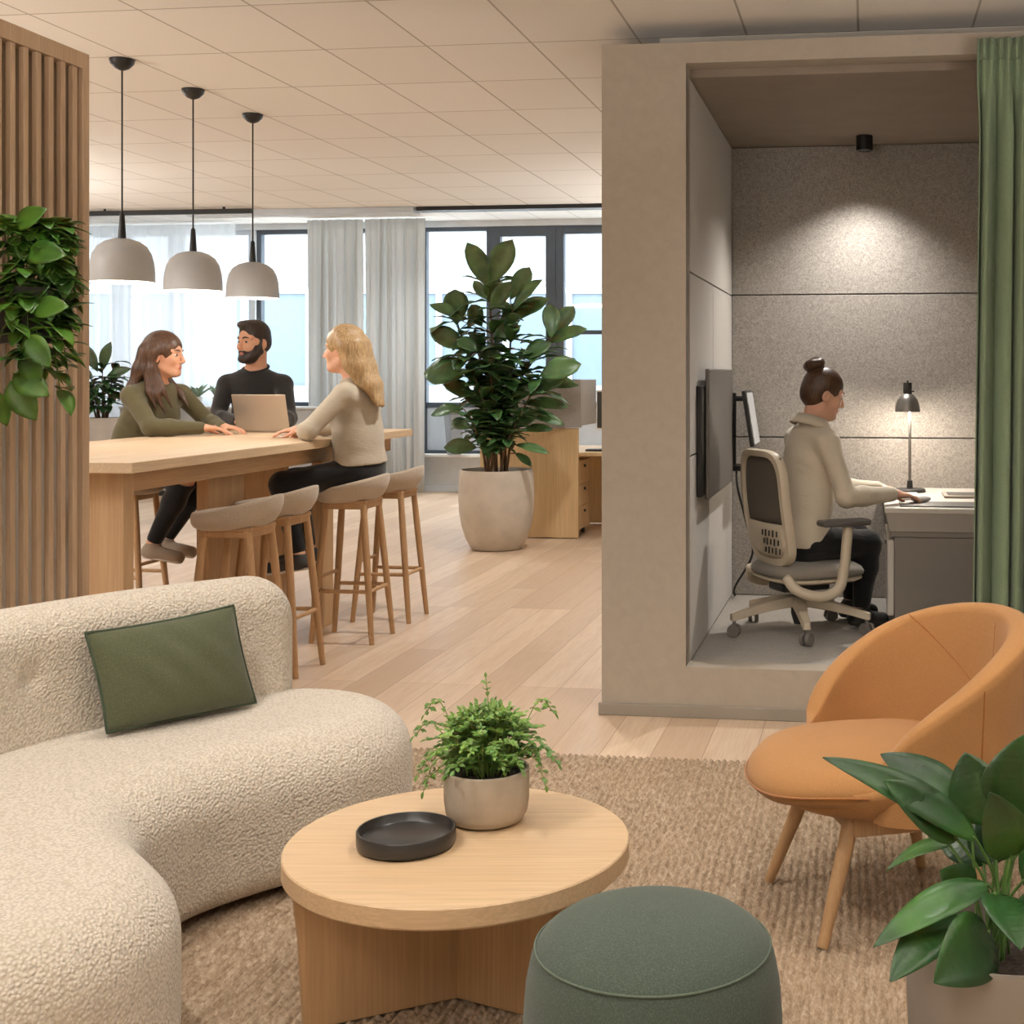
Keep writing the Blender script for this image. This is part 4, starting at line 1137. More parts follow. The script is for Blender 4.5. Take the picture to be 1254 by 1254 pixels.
DZ = PFZ+.596
la = thing('desk_lamp', 'brushed metal desk lamp with a lit bell shade on the pod desk', 'lamp', RW(.214, 6.83, DZ), ROT)
MB().lathe([(0, 0), (.078, 0), (.08, .003), (.08, .014), (.076, .018), (.016, .02), (.013, .06), (0, .06)], n=40).build('base', m_dark, la)
MB().tube([(0, 0, .018), (0, 0, .50)], .0075, 14).build('pole', m_steel, la)
sh = MB().lathe([(.064, .415), (.062, .44), (.052, .475), (.034, .5), (.02, .508), (.02, .503), (.033, .494), (.05, .470), (.059, .44), (.061, .415)], n=48).move((-.012, -.02, 0)).build('lamp_shade', m_steel, la)
so = MB().lathe([(0, .565), (.021, .565), (.022, .56), (.022, .508), (.018, .506)], n=28).move((-.012, -.02, 0)).build('socket', m_dark, la)
MB().tube([(-.012, -.02, .56), (-.012, -.02, .576)], .005, 10).tube([(.01, -.02, .52), (.022, -.02, .52)], .004, 8).build('switch', m_dark, so)
MB().ell((-.012, -.02, .452), (.022, .022, .026)).build('bulb', m_bulb, la)
p_ = la.location; point('desk_lamp_bulb', (p_.x-.012, p_.y-.02, DZ+.412), 16, WARM, .03)

kb = thing('keyboard', 'slim pale keyboard on the pod desk at the woman\'s far hand', 'keyboard', RW(.20, 6.52, DZ), ROT)
MB().span((-.05, -.13, 0), (.05, .16, .010)).build('case', m_dgt, kb, bevel=.003)
MB().span((-.042, -.125, .010), (.042, .155, .013)).build('keys', m_white, kb)
mp = MB().span((-.10, -.11, 0), (.28, .11, .006)).build('desk_mat', m_darkgrey, None, bevel=.002, loc=RW(.245, 6.17, DZ), rz=ROT); tag(mp, 'dark grey mat under the mouse on the pod desk', 'mat')
ms = MB().ell((0, 0, .012), (.05, .029, .017)).build('computer_mouse', m_white, None, loc=(1.078, 6.165, DZ+.008), rz=.25, angle=180); tag(ms, 'white computer mouse under the right hand of the woman in the pod', 'computer mouse')
l2 = thing('laptop', 'grey laptop base at the green curtain\'s edge on the pod desk', 'laptop', RW(.52, 6.62, DZ), ROT)
MB().span((-.15, -.11, 0), (.16, .11, .014)).build('base', m_alu, l2, bevel=.004); MB().span((-.13, -.09, .014), (.14, .06, .016)).build('keyboard', m_darkgrey, l2)

# wall display and the small monitor beside it
wd = thing('wall_display', 'flat dark grey display panel mounted on the left pod wall', 'display', RW(IL+.034, 5.69, .848), ROT)
MB().span((-.006, 0, 0), (.012, 1.01, .575)).build('panel', plain('display_back', srgb(96, 90, 84), .5, var=.04), wd, bevel=.006)
MB().span((-.032, -.10, .02), (-.008, .62, .50)).build('mount', m_black, wd, bevel=.003)
mo2 = thing('monitor', 'small tilted monitor on a black arm behind the office chair', 'monitor', RW(IL+.001, 6.86, .95), ROT)
MB().span((0, -.10, -.055), (.11, .12, -.03)).build('shelf', m_black, mo2, bevel=.004)
MB().span((.012, .02, -.03), (.042, .05, .35)).build('post', m_black, mo2, bevel=.003)
MB().tube([(.03, .035, .32), (.10, .02, .32)], .014, 10).build('arm', m_black, mo2)
Rm = Matrix.Rotation(math.radians(-9), 3, 'Y')
hs = MB().box((.125, -.02, .22), (.022, .34, .29), Rm).build('housing', m_dark, mo2, bevel=.004)
MB().box((.1385, -.02, .22), (.004, .318, .268), Rm).build('screen', plain('screen_glass', srgb(210, 212, 214), .25), hs)
cb = MB().tube(catmull([RW(IL+.05, 6.84, .895), RW(IL+.06, 6.82, .80), RW(IL+.10, 6.86, .62), RW(IL+.13, 6.9, .45), RW(IL+.03, 6.98, .26), RW(IL+.02, 7.05, .201)], 8), .006, 8).build('cable', m_black, None); tag(cb, 'black cable hanging from the monitor shelf in the pod', 'cable')

# ------------------------------------------------------------------ office chair
oc = thing('office_chair', 'cream office chair with grey mesh back and five castors in the pod', 'chair', (.494, 6.10, PFZ), math.radians(-65))
m_crm = plain('cream_plastic', srgb(208, 194, 172), .45, var=.02); m_seat = fabric('seat_grey', srgb(128, 121, 112), 300, .25, .05)
m_mesh = fabric('mesh_grey', srgb(92, 84, 74), 500, .4, .05, .1); m_cast = plain('castor_grey', srgb(118, 112, 106), .6)
for k in range(5):
    a = math.radians(200+72*k+65); d = Vector((math.cos(a), math.sin(a), 0)); s_ = Vector((-d.y, d.x, 0))
    b = MB(); rows = []
    for r, w, z, hgt in ((.03, .034, .150, .05), (.14, .029, .135, .042), (.26, .022, .108, .034), (.325, .019, .092, .034), (.338, .016, .090, .03)):
        rows.append([d*r+s_*x+Vector((0, 0, z+zz)) for x, zz in ((-w, -hgt/2), (-w*.8, hgt/2), (w*.8, hgt/2), (w, -hgt/2))])
    b.grid(rows, closed_u=True); b.f += [(3, 2, 1, 0), (16, 17, 18, 19)]; b.m += [0, 0]
    leg = b.build('base_arm', m_crm, oc, bevel=.003)
    c = d*.322; w = MB(); t = Vector((math.cos(a+.9), math.sin(a+.9), 0))
    for sg in (-1, 1): w.tube([c+t*(sg*.007)+Vector((0, 0, .031)), c+t*(sg*.024)+Vector((0, 0, .031))], [.030, .028], 20)
    w.tube([c+Vector((0, 0, .04)), c+Vector((0, 0, .085))], .009, 10)
    w.build('castor', m_cast, oc)
MB().lathe([(0, .17), (.03, .17), (.034, .15), (.034, .09), (.02, .04), (0, .04)], n=24).lathe([(.0, .27), (.024, .27), (.024, .16), (0, .16)], n=20).build('gas_column', m_dark, oc)
MB().lathe([(0, .335), (.9, .333), (.97, .322), (1.0, .302), (.985, .282), (.9, .270), (0, .270)], n=4) if False else None
sm = disc([(0, .338), (.6, .336), (.85, .330), (.955, .318), (1.0, .300), (.985, .284), (.9, .276), (0, .275)], .235, .238, .046, ex=3.2, fn=lambda x, y, r: -.02*max(0, (y-.2)/.12)**2)
sm.f = [f[::-1] for f in sm.f]; sm.build('seat', m_seat, oc, angle=180)
sp = disc([(0, .276), (.94, .276), (.985, .27), (.985, .262), (.9, .252), (.5, .245), (0, .245)], .232, .233, .046, ex=3.2); sp.f = [f[::-1] for f in sp.f]; sp.build('seat_pan', m_crm, oc, angle=50)
MB().span((-.075, -.12, .20), (.075, .13, .246)).build('mechanism', m_dark, oc, bevel=.012)
def bp_(u, v):      # backrest surface, u -1..1 across, v 0..1 up
    wd_ = .225-.03*v-.03*(1-v)*(1-v); y = -.135-.075*v-.02*math.sin(PI*v)+.028*u*u
    return Vector((u*wd_, y, .325+v*.535))
def backloop(ins, off, n=18, r=.24):
    pts = []
    for k in range(4*n):
        t = k/(4*n)*2*PI; c, s_ = math.cos(t), math.sin(t); q = (abs(c)**4.5+abs(s_)**4.5)**(-1/4.5)
        u, v = c*q*(1-ins), .5+s_*q*(.5-ins*.42)
        pts.append(bp_(u, v)+Vector((0, off, 0)))
    return pts
rows = [backloop(0, -.012), backloop(.02, -.024), backloop(.13, -.022), backloop(.15, -.012), backloop(.15, .012), backloop(.13, .018), backloop(.02, .018), backloop(0, .008)]
MB().grid(rows, closed_u=True, closed_v=True).build('back_frame', m_crm, oc, angle=50)
rows = [[bp_(-.87+1.74*i/10, .37+.57*j/10) for i in range(11)] for j in range(11)]
MB().grid(rows).build('back_mesh', m_mesh, oc, angle=180, solid=.006)
rows = [[bp_(-.87+1.74*i/10, .07+.30*j/6)+Vector((0, -.008-.012*math.sin(PI*j/6), 0)) for i in range(11)] for j in range(7)]
lu = MB().grid(rows).build('lumbar_panel', m_crm, oc, angle=180, solid=.006)
sl = MB()
for i in range(5):
    for j in range(3):
        p = bp_(.1+.14*i, .14+.075*j)+Vector((0, -.028, 0)); sl.box(p, (.008, .006, .026+.006*(i % 2)))
sl.build('vent_slot', m_dark, lu, bevel=.002)
for sx in (-1, 1):
    x = sx*.268
    arm = MB().tube(catmull([(sx*.17, -.16, .29), (sx*.22, -.13, .235), (sx*.255, -.03, .205), (x, .055, .235), (x, .085, .33), (x, .10, .46), (x, .105, .515)], 6), [.024]*18+[.024]*19, 12)
    am = arm.build('armrest_post', m_crm, oc, angle=180)
    pad = MB().box((x, .085, .535), (.085, .25, .03)); pad.build('armrest_pad', m_darkgrey, am, bevel=.014, seg=4)

# ------------------------------------------------------------------ green curtain across the pod mouth
def green_curtain():
    g = thing('curtain', 'full-length sage green pleated curtain drawn half across the pod mouth', 'curtain', RW(.42, 5.14, .02), ROT)
    H = 2.675; L = .86; n = 420; rows = []; rr = random.Random(8); nf = 14
    ph = [rr.uniform(-.18, .18) for _ in range(20)]; am = [rr.uniform(.75, 1.2) for _ in range(20)]
    for j in range(31):
        t = j/30; z = H*(1-t); row = []
        for i in range(n+1):
            s = i/n; q = s*nf; k = int(q) % 20; k2 = (k+1) % 20; fr = q-int(q)
            A = .046*(am[k]*(1-fr)+am[k2]*fr); p = ph[k]*(1-fr)+ph[k2]*fr
            lo = A*math.sin(2*PI*(q+p))+.008*math.sin(2*PI*(q*2+p*3)+t*1.5)
            hi = .009*math.sin(2*PI*(q*2))+.008*math.sin(2*PI*q)
            m = min(1, max(0, (t-.045)/.10)); m = m*m*(3-2*m)
            x = s*L+(.010*math.sin(2*PI*q*1.0+1.3)*m)-.035*t*(1-s)
            row.append((x, hi*(1-m)+lo*m, z))
        rows.append(row)
    t_ = fabric('sage_curtain', srgb(118, 134, 107), 260, .2, .06, .15, mel=srgb(130, 146, 119))
    MB().grid(rows).build('cloth', t_, g, angle=180, solid=.004)
    rows = [[(i/n*L, .011*math.sin(2*PI*i/n*nf*2)-.006, z) for i in range(n+1)] for z in (H-.008, H-.085)]
    MB().grid(rows).build('heading_tape', t_, g, angle=180, solid=.003)
    MB().tube([(.0, .03, H-.03), (L+.05, .03, H-.03)], .008, 12).build('rail', m_white, g)
    for x in (.1, .75): MB().tube([(x, .03, H-.03), (x, .14, H-.03)], .006, 8).build('bracket', m_white, g)
green_curtain()
# ------------------------------------------------------------------ people
V3 = lambda *a: Vector(a)
def skin(name, c, red):
    t = NT(name); v = t.coord(); n = t.noise(v, 30, 3)
    t.col(t.ramp(n, [(.3, c), (.7, red)])); t.set(Roughness=.5, Subsurface_Weight=.12, Subsurface_Scale=.012, Specular_IOR_Level=.35); return t.m
m_skin1 = skin('skin_warm', srgb(214, 160, 130), srgb(220, 168, 140)); m_skin2 = skin('skin_fair', srgb(222, 172, 146), srgb(228, 180, 154))
m_lips = plain('lips', srgb(190, 116, 102), .4)
m_eyew = plain('eye_white', srgb(205, 194, 186), .3); m_iris = plain('iris', srgb(58, 40, 30), .2)
m_ankle = plain('shoe_sole', srgb(206, 200, 192), .7)
def hairmat(name, c1, c2, rough=.42):
    t = NT(name); v = t.coord((190, 190, 9)); n = t.noise(v, 1, 3, .6, .3)
    t.col(t.ramp(n, [(.3, c1), (.7, c2)])); t.set(Roughness=rough, Specular_IOR_Level=.4)
    t.bump(n, .22, .003); return t.m
def knit(name, c, var=.06):
    t = NT(name); v = t.coord(); n = t.noise(v, 240, 2, .6); w = t.noise(t.coord((6, 6, 14)), 1, 3, .55, .8)
    lo = tuple(x*(1-var) for x in c); hi = tuple(min(1, x*(1+var)) for x in c)
    t.col(t.ramp(n, [(.35, lo), (.65, hi)])); t.set(Roughness=.9, Sheen_Weight=.25, Specular_IOR_Level=.15)
    b = t.bump(w, .35, .018); t.bump(n, .2, .002, b); return t.m

def person(label, J, o):
    sc = o.get('scale', 1.0); fem = o.get('fem', True)
    P, N, H = J['P'], J['N'], J['H']; f = Vector((J['f'][0], J['f'][1], 0)).normalized(); right = Vector((f.y, -f.x, 0)); up = Vector((0, 0, 1))
    root = thing('person', label, 'person', (P.x, P.y, o['base']))
    org = root.location
    hd = Vector(J['hd']).normalized(); HM = frame(hd)       # columns right, forward, up
    hs = o.get('hs', 1.0)
    h2w = lambda x, y, z: H+HM@(Vector((x, y, z))*hs)
    Rn = np.array(HM)
    spine = (N-P); su = spine.normalized(); TM = Matrix((right, su.cross(right).normalized()*1.0, su)).transposed()
    TM = Matrix((right, -(right.cross(su)).normalized()*-1.0 if False else su.cross(right).normalized(), su)).transposed()
    Tn = np.array(TM); fw = TM.col[1]
    pts = list(J.values()); vec = [p for k, p in J.items() if isinstance(p, Vector)]
    lo = [min(p[i] for p in vec)-.24 for i in range(3)]; hi = [max(p[i] for p in vec)+.24 for i in range(3)]
    lo[2] = o['base']-.005 if o['base'] > .1 else lo[2]
    w = 1.0 if not fem else .93
    def torso(s, inf, k=.03):
        s.ell(P+su*.03, (.160*w*sc+inf, .115*sc+inf, .125*sc+inf), Tn, k)
        s.ell(P+spine*.42+fw*.012, (.135*w*sc+inf, .100*sc+inf, .15*sc+inf), Tn, k)
        s.ell(P+spine*.72+fw*.012, (.152*w*sc+inf, .108*sc+inf, .17*sc+inf), Tn, k)
        if fem:
            for q in (-1, 1): s.ell(P+spine*.68+fw*(.075*sc)+right*(q*.07*sc), (.062+inf, .058+inf, .065+inf), Tn, .035)
        s.cap(J['SR']-right*.012-su*.012, J['SL']+right*.012-su*.012, (.046 if fem else .054)*sc+inf, None, .04)
        s.cap(N-su*.025, J['SR'], .058*w*sc+inf*.6, .038*sc*w+inf, .04); s.cap(N-su*.025, J['SL'], .058*w*sc+inf*.6, .038*sc*w+inf, .04)
    def arms(s, inf, k=.02, end=1.0):
        for q in 'RL':
            S_, E, Wr = J['S'+q], J['E'+q], J['W'+q]
            s.cap(S_, E, (.044 if fem else .050)*sc+inf, .038*sc*w+inf, k); e = E.lerp(Wr, end)
            s.cap(E, E.lerp(Wr, .35), .041*sc*w+inf, .039*sc*w+inf, k); s.cap(E.lerp(Wr, .35), e, .039*sc*w+inf, (.028*sc*w if inf == 0 else .029*sc*w+inf*.8), k)
    def legs(s, inf, k=.025, end=1.0):
        for q, g in (('R', 1), ('L', -1)):
            hp = P+right*(g*.085*sc)-up*.005; K, A = J['K'+q], J['A'+q]
            s.cap(hp, K, .083*sc*w+inf, .058*sc*w+inf, k); s.cap(K, K.lerp(A, .35), .057*sc*w+inf, .054*sc*w+inf, k); s.cap(K.lerp(A, .35), K.lerp(A, end), .054*sc*w+inf, .037*sc*w+inf, k)
    # ---- body: one continuous surface
    h = .0052
    s = SDF(lo, hi, h)
    torso(s, -.004); arms(s, -.003); legs(s, -.004)
    hl = lambda x, y, z: h2w(x, y, z)
    s.ell(hl(0, -.010, .036), [x*hs for x in (.073, .092, .084)], Rn, .01)
    s.ell(hl(0, .026, -.030), [x*hs for x in (.0535 if fem else .061, .060, .079 if fem else .084)], Rn, .03)
    jw = .92 if fem else 1.05
    s.ell(hl(0, .056, -.088 if fem else -.09), [x*hs for x in (.026*jw, .025, .020)], Rn, .03)
    for q in (-1, 1):
        s.cap(hl(q*.052*jw, .0, -.055), hl(q*.02, .066, -.09), (.012 if fem else .016)*hs, (.011 if fem else .014)*hs, .025)
        s.ell(hl(q*.037, .062, -.022), [x*hs for x in (.022, .020, .024)], Rn, .022)
        s.cap(hl(q*.012, .080, .028), hl(q*.05, .062, .030), .010*hs, .009*hs, .018)
        s.ell(hl(q*.031, .092, .006), [x*hs for x in (.017, .014, .012)], Rn, .012, True)
        s.ell(hl(q*.074, -.010, -.008), [x*hs for x in (.010, .020, .030)], Rn, .006)
        s.ell(hl(q*.081, -.006, -.006), [x*hs for x in (.006, .010, .017)], Rn, .004, True)
        s.cap(hl(q*.007, .097, -.030), hl(q*.009, .094, -.033), .0072*hs, None, .006)
    s.cap(hl(0, .083, .018), hl(0, .1065, -.026), .0075*hs, (.0095 if fem else .0110)*hs, .010)
    s.cap(hl(-.018, .078, -.058), hl(.018, .078, -.058), .0080*hs, None, .012); s.ell(hl(0, .0845 if fem else .0875, -.0555), [x*hs for x in (.017, .007, .0050)], Rn, .005)
    s.ell(hl(0, .0825 if fem else .086, -.066), [x*hs for x in (.015, .008, .0055)], Rn, .005)
    nr = (.050 if fem else .060)*sc
    s.cap(N-su*.03, hl(0, -.022, -.045), nr*1.12, nr, .03)
    def hand(q):
        W_, d, n_ = J['W'+q], Vector(J['D'+q]).normalized(), Vector(J.get('B'+q, (0, 0, 1)))
        sd = d.cross(n_).normalized(); n_ = sd.cross(d).normalized(); th = -1 if q == 'R' else 1; z = sc*(.93 if fem else 1.0); cu = J.get('C'+q, .5)
        M = np.array(Matrix((sd, d, n_)).transposed())
        s.cap(W_-d*.02, W_+d*.02, .026*z, .024*z, .015)
        s.ell(W_+d*(.052*z), [x*z for x in (.040, .050, .0165)], M, .016)
        for i, (off, ln) in enumerate(((-1.0, .072), (-.35, .080), (.32, .074), (.95, .058))):
            b = W_+d*(.086*z)+sd*(-th*off*.029*z)*-1*-1; b = W_+d*((.088-.006*abs(off))*z)+sd*(-th*off*.0275*z*-1)
            a1 = cu*.5; a2 = cu*1.15; a3 = cu*1.7
            v = lambda a: d*math.cos(a)-n_*math.sin(a)
            p1 = b+v(a1)*ln*z*.45; p2 = p1+v(a2)*ln*z*.32; p3 = p2+v(a3)*ln*z*.22
            s.cap(b-d*.01, p1, .0088*z, .0080*z, .005); s.cap(p1, p2, .0080*z, .0074*z, .003); s.cap(p2, p3, .0074*z, .0064*z, .003)
        t0 = W_+d*(.022*z)+sd*(th*.022*z); t1 = t0+(d*.55+sd*th*.75-n_*.35).normalized()*(.042*z); t2 = t1+(d*.85+sd*th*.3-n_*.35).normalized()*(.034*z); t3 = t2+(d*.95-n_*.3).normalized()*(.022*z)
        s.cap(t0, t1, .0145*z, .0115*z, .012); s.cap(t1, t2, .0110*z, .0095*z, .004); s.cap(t2, t3, .0095*z, .0075*z, .003)
    hand('R'); hand('L')
    for q in 'RL':
        A = J['A'+q]; T = J['T'+q]; s.cap(A, A-up*.045, .034*sc, .036*sc, .02); s.cap(A-up*.05, T, .033*sc, .026*sc, .02)
    inv = np.array(HM.inverted()); Hn = np.array(H)
    def lips(c):
        l = (c-Hn)@inv.T/hs
        return ((np.abs(l[:, 0]) < (.018 if fem else .016)-.25*np.abs(l[:, 2]+.061)) & (l[:, 1] > .078) & (np.abs(l[:, 2]+.0615) < .0115)).astype(int)
    s.build('body', [o['skin'], o.get('lips', m_lips)], root, org, 1, lips)
    for q in (-1, 1):
        e = MB().ell(h2w(q*.031, .0722, .005)-org, [x*hs for x in (.0125, .0120, .0072)], HM, 14, 10).ell(h2w(q*.031+J.get('gaze', 0)*.004, .0812, .0050)-org, [x*hs for x in (.0072, .0045, .0064)], HM, 12, 8, 1)
        e.build('eye', [m_eyew, m_iris], root, angle=180)
        b = [h2w(q*x, y, z)-org for x, y, z in ((.013, .0905, .0255), (.030, .0865, .0315), (.050, .0700, .0275))]
        MB().tube(catmull(b, 5), [x*hs*(1 if fem else 1.35) for x in (.0022, .003, .0034, .0036, .0036, .0036, .0034, .003, .0026, .002, .0012)], 7).build('eyebrow', o['hair'], root, angle=180)
    # ---- clothes
    s = SDF(lo, hi, .0072); torso(s, .010); arms(s, .010, .02, o.get('sleeve', .97))
    hem = P+su*(.0); s.ell(P+su*(.0), (.160*w*sc+.020, .115*sc+.018, .13*sc), Tn, .04); s.ell(P+spine*.34+fw*.005, (.150*w*sc+.016, .112*sc+.014, .22*sc), Tn, .04)
    if o.get('fn_top'): o['fn_top'](s)
    s.cut(P-su*o.get('hem', .02), -su)
    s.cut(N+su*.030, su)
    s.build('top', o['top'], root, org, 2)
    cr = nr+.012; cp = [N+su*(.022+o.get('collar_h', 0)*.5)+(right*math.cos(t)*cr*1.12+fw*math.sin(t)*cr*1.12)-su*(.014*math.sin(t)) for t in [2*PI*k/40 for k in range(40)]]
    if o.get('collar', 'crew') == 'crew': MB().tube([p-org for p in cp], .009, 8, closed=True).build('collar', o['top'], root, angle=180)
    else:
        rows = [[p-org+su*z+(p-(N+su*.02))*k for p in cp] for z, k in ((-.022, .30), (.004, .12), (.026, .0), (.030, .03), (.004, .24), (-.020, .52))]
        MB().grid(rows, closed_u=True).build('collar', o['top'], root, angle=180, solid=.004)
    s = SDF(lo, hi, .0072); legs(s, .009, .03, .93)
    s.ell(P+su*.01, (.160*w*sc+.012, .115*sc+.012, .125*sc), Tn, .03)
    s.cut(P+su*.095, su)
    s.build('trousers', o['trouser'], root, org, 2)
    for q in 'RL':
        A, T = J['A'+q], J['T'+q]; d = (T-(A-up*.055)); L = d.length
        s = SDF([min(A[i], T[i])-.13 for i in range(3)], [max(A[i], T[i])+.13 for i in range(3)], .006)
        hl_ = A-up*.052-d.normalized()*.03
        s.cap(A-up*.012, A-up*.05, .042*sc, .044*sc, .02); s.cap(hl_, T, .040*sc, .033*sc, .02)
        s.cut(A-up*.0, up)
        fu = d.cross(Vector((d.y, -d.x, 0))).normalized(); fu = fu if fu.z > 0 else -fu
        s.cut(T-fu*.026, -fu)
        shoe = s.build('shoe', o['shoe'], root, org, 1)
        s = SDF([min(A[i], T[i])-.14 for i in range(3)], [max(A[i], T[i])+.14 for i in range(3)], .006)
        s.cap(hl_, T, .043*sc, .036*sc, .02); s.cut(T-fu*.018, fu); s.cut(T-fu*.034, -fu); s.build('sole', o['sole'], shoe, org, 1)
    o['hairfn'](root, org, h2w, Rn, hs, J)
    return root

def hair_cap(s, h2w, Rn, hs, th=.011, low=-.03, front=.052, top=.0):
    """skull cap of hair that stays off the face"""
    s.ell(h2w(0, -.014, .040+top), [x*hs for x in (.073+th, .092+th, .084+th)], Rn, .008)
    s.ell(h2w(0, -.045, -.005), [x*hs for x in (.068+th*.6, .062+th, .070)], Rn, .02)
    # open the face: a large rounded cut in front
    s.ell(h2w(0, .100, -.040), [x*hs for x in (.062, .080, .098)], Rn, .008, True)
    for q in (-1, 1): s.ell(h2w(q*.078, .012, -.022), [x*hs for x in (.022, .034, .036)], Rn, .008, True)

# ---- woman in the olive shirt
m_h1 = hairmat('brown_hair', srgb(46, 32, 25), srgb(98, 68, 48)); m_h2 = hairmat('dark_hair', srgb(34, 26, 22), srgb(58, 44, 36))
m_h3 = hairmat('blonde_hair', srgb(132, 100, 64), srgb(206, 176, 132)); m_h4 = hairmat('auburn_hair', srgb(46, 31, 22), srgb(92, 64, 44))
def hair1(root, org, h2w, Rn, hs, J):
    s = SDF([h2w(0, 0, 0)[i]-v for i, v in enumerate((.36, .34, .50))], [h2w(0, 0, 0)[i]+v for i, v in enumerate((.26, .30, .18))], .006)
    hair_cap(s, h2w, Rn, hs, .013)
    h = h2w(0, 0, 0)
    for q in (-1, 1):
        s.chain([h2w(q*.050, -.015, .09), h2w(q*.080, -.025, .02), h2w(q*.082, -.032, -.07), h2w(q*.088, -.028, -.15)], [.022, .021, .022, .022], .035)
    for x in (-.055, -.02, .02, .055):
        s.chain([h2w(x, -.085, .03), h2w(x*1.1, -.105, -.07), h2w(x*1.3, -.135, -.17), h2w(x*1.5, -.15, -.27)], [.03, .034, .03, .012], .03)
    s.chain([h2w(.080, -.03, -.10), h2w(.090, .005, -.20), h2w(.082, .045, -.30)], [.020, .017, .005], .018); s.chain([h2w(.070, -.01, -.08), h2w(.078, .035, -.18), h2w(.068, .075, -.27)], [.016, .014, .005], .018); s.chain([h2w(.086, -.05, -.10), h2w(.105, -.03, -.19), h2w(.102, .01, -.28)], [.02, .016, .005], .018)
    s.chain([h2w(-.086, -.03, -.12), h2w(-.085, .05, -.20), h2w(-.06, .10, -.26)], [.026, .022, .008], .02)
    s.build('hair', m_h1, root, org, 1)
olive = knit('olive_shirt', srgb(92, 86, 62))
m_blk = knit('black_trousers', srgb(30, 29, 30), .1)
J = dict(P=V3(-3.175, 7.38, .885), N=V3(-2.995, 7.31, 1.335), H=V3(-2.945, 7.285, 1.500), f=(.86, -.50), hd=(.995, -.05, -.01),
         SR=V3(-3.075, 7.165, 1.282), SL=V3(-2.915, 7.45, 1.285), ER=V3(-2.925, 7.055, 1.112), EL=V3(-2.80, 7.545, 1.125), WR=V3(-2.705, 7.20, 1.102), WL=V3(-2.665, 7.40, 1.098),
         DR=(.92, .32, -.02), DL=(.95, -.1, -.05), CR=.55, CL=.5, KR=V3(-2.79, 7.18, .82), KL=V3(-2.77, 7.43, .82), AR=V3(-2.955, 7.16, .475), AL=V3(-2.97, 7.37, .475), TR=V3(-2.80, 7.12, .40), TL=V3(-2.815, 7.34, .40))
def placket(s): pass
person('woman in an olive shirt with long brown hair, leaning on the high table', J, dict(base=.36, skin=m_skin1, hair=m_h1, top=olive, trouser=m_blk, shoe=plain('taupe_shoe', srgb(150, 134, 118), .8, bump=.2, bs=300), sole=m_ankle, hairfn=hair1, hs=1.06, collar='crew', hem=.0))

# ---- bearded man
def hair2(root, org, h2w, Rn, hs, J):
    h = h2w(0, 0, 0); s = SDF([v-.17 for v in h], [v+.17 for v in h], .0055)
    s.ell(h2w(0, -.012, .048), [x*hs for x in (.077, .096, .086)], Rn, .008); s.ell(h2w(0, -.03, .0), [x*hs for x in (.075, .078, .07)], Rn, .02)
    s.ell(h2w(.01, .045, .105), [x*hs for x in (.055, .045, .026)], Rn, .02)
    s.ell(h2w(0, .105, -.030), [x*hs for x in (.068, .085, .108)], Rn, .008, True)
    for q in (-1, 1): s.ell(h2w(q*.080, .010, -.028), [x*hs for x in (.022, .034, .034)], Rn, .006, True)
    s.ell(h2w(0, -.05, -.12), [x*hs for x in (.1, .1, .06)], Rn, .01, True)
    s.build('hair', m_h2, root, org, 1)
    s = SDF([v-.17 for v in h], [v+.17 for v in h], .0045)
    s.ell(h2w(0, .030, -.040), [x*hs for x in (.066, .061, .083)], Rn, .01); s.ell(h2w(0, .060, -.092), [x*hs for x in (.040, .034, .028)], Rn, .02)
    for q in (-1, 1): s.cap(h2w(q*.058, .0, -.05), h2w(q*.024, .07, -.092), .019*hs, .018*hs, .02)
    s.cap(h2w(-.022, .084, -.047), h2w(.022, .084, -.047), .0095*hs, None, .008)
    s.ell(h2w(0, .10, .012), [x*hs for x in (.08, .10, .058)], Rn, .006, True)           # keeps cheeks and nose free
    s.ell(h2w(0, .100, -.0615), [x*hs for x in (.018, .022, .0065)], Rn, .003, True)      # mouth
    for q in (-1, 1): s.chain([h2w(q*.058, .028, -.060), h2w(q*.066, .012, -.030), h2w(q*.071, .004, .015)], [.017*hs, .012*hs, .009*hs], .012)
    s.ell(h2w(0, -.06, .0), [x*hs for x in (.12, .075, .12)], Rn, .006, True)
    for q in (-1, 1): s.ell(h2w(q*.040, .092, -.030), [x*hs for x in (.026, .042, .022)], Rn, .006, True)
    s.build('beard', m_h2, root, org, 1)
J = dict(P=V3(-2.80, 8.43, .885), N=V3(-2.79, 8.34, 1.415), H=V3(-2.782, 8.285, 1.598), f=(-.10, -1), hd=(-.52, -.85, -.03), gaze=-.6,
         SR=V3(-2.975, 8.355, 1.335), SL=V3(-2.605, 8.315, 1.335), ER=V3(-2.975, 8.17, 1.125), EL=V3(-2.515, 8.14, 1.125), WR=V3(-2.775, 7.985, 1.108), WL=V3(-2.50, 7.93, 1.108),
         DR=(.62, -.76, -.05), DL=(.05, -1, -.05), CR=.6, CL=.6, KR=V3(-2.90, 8.02, .83), KL=V3(-2.66, 8.0, .83), AR=V3(-2.90, 8.12, .45), AL=V3(-2.66, 8.10, .45), TR=V3(-2.92, 7.98, .38), TL=V3(-2.66, 7.96, .38))
char = knit('charcoal_jumper', srgb(42, 40, 40), .12)
man = person('bearded man in a charcoal jumper smiling behind the open laptop', J, dict(base=.34, skin=m_skin1, hair=m_h2, top=char, trouser=m_blk, shoe=m_dark, sole=m_dark, hairfn=hair2, hs=1.10, fem=False, sc=1.04, lips=plain('lips_man', srgb(190, 120, 108), .4)))

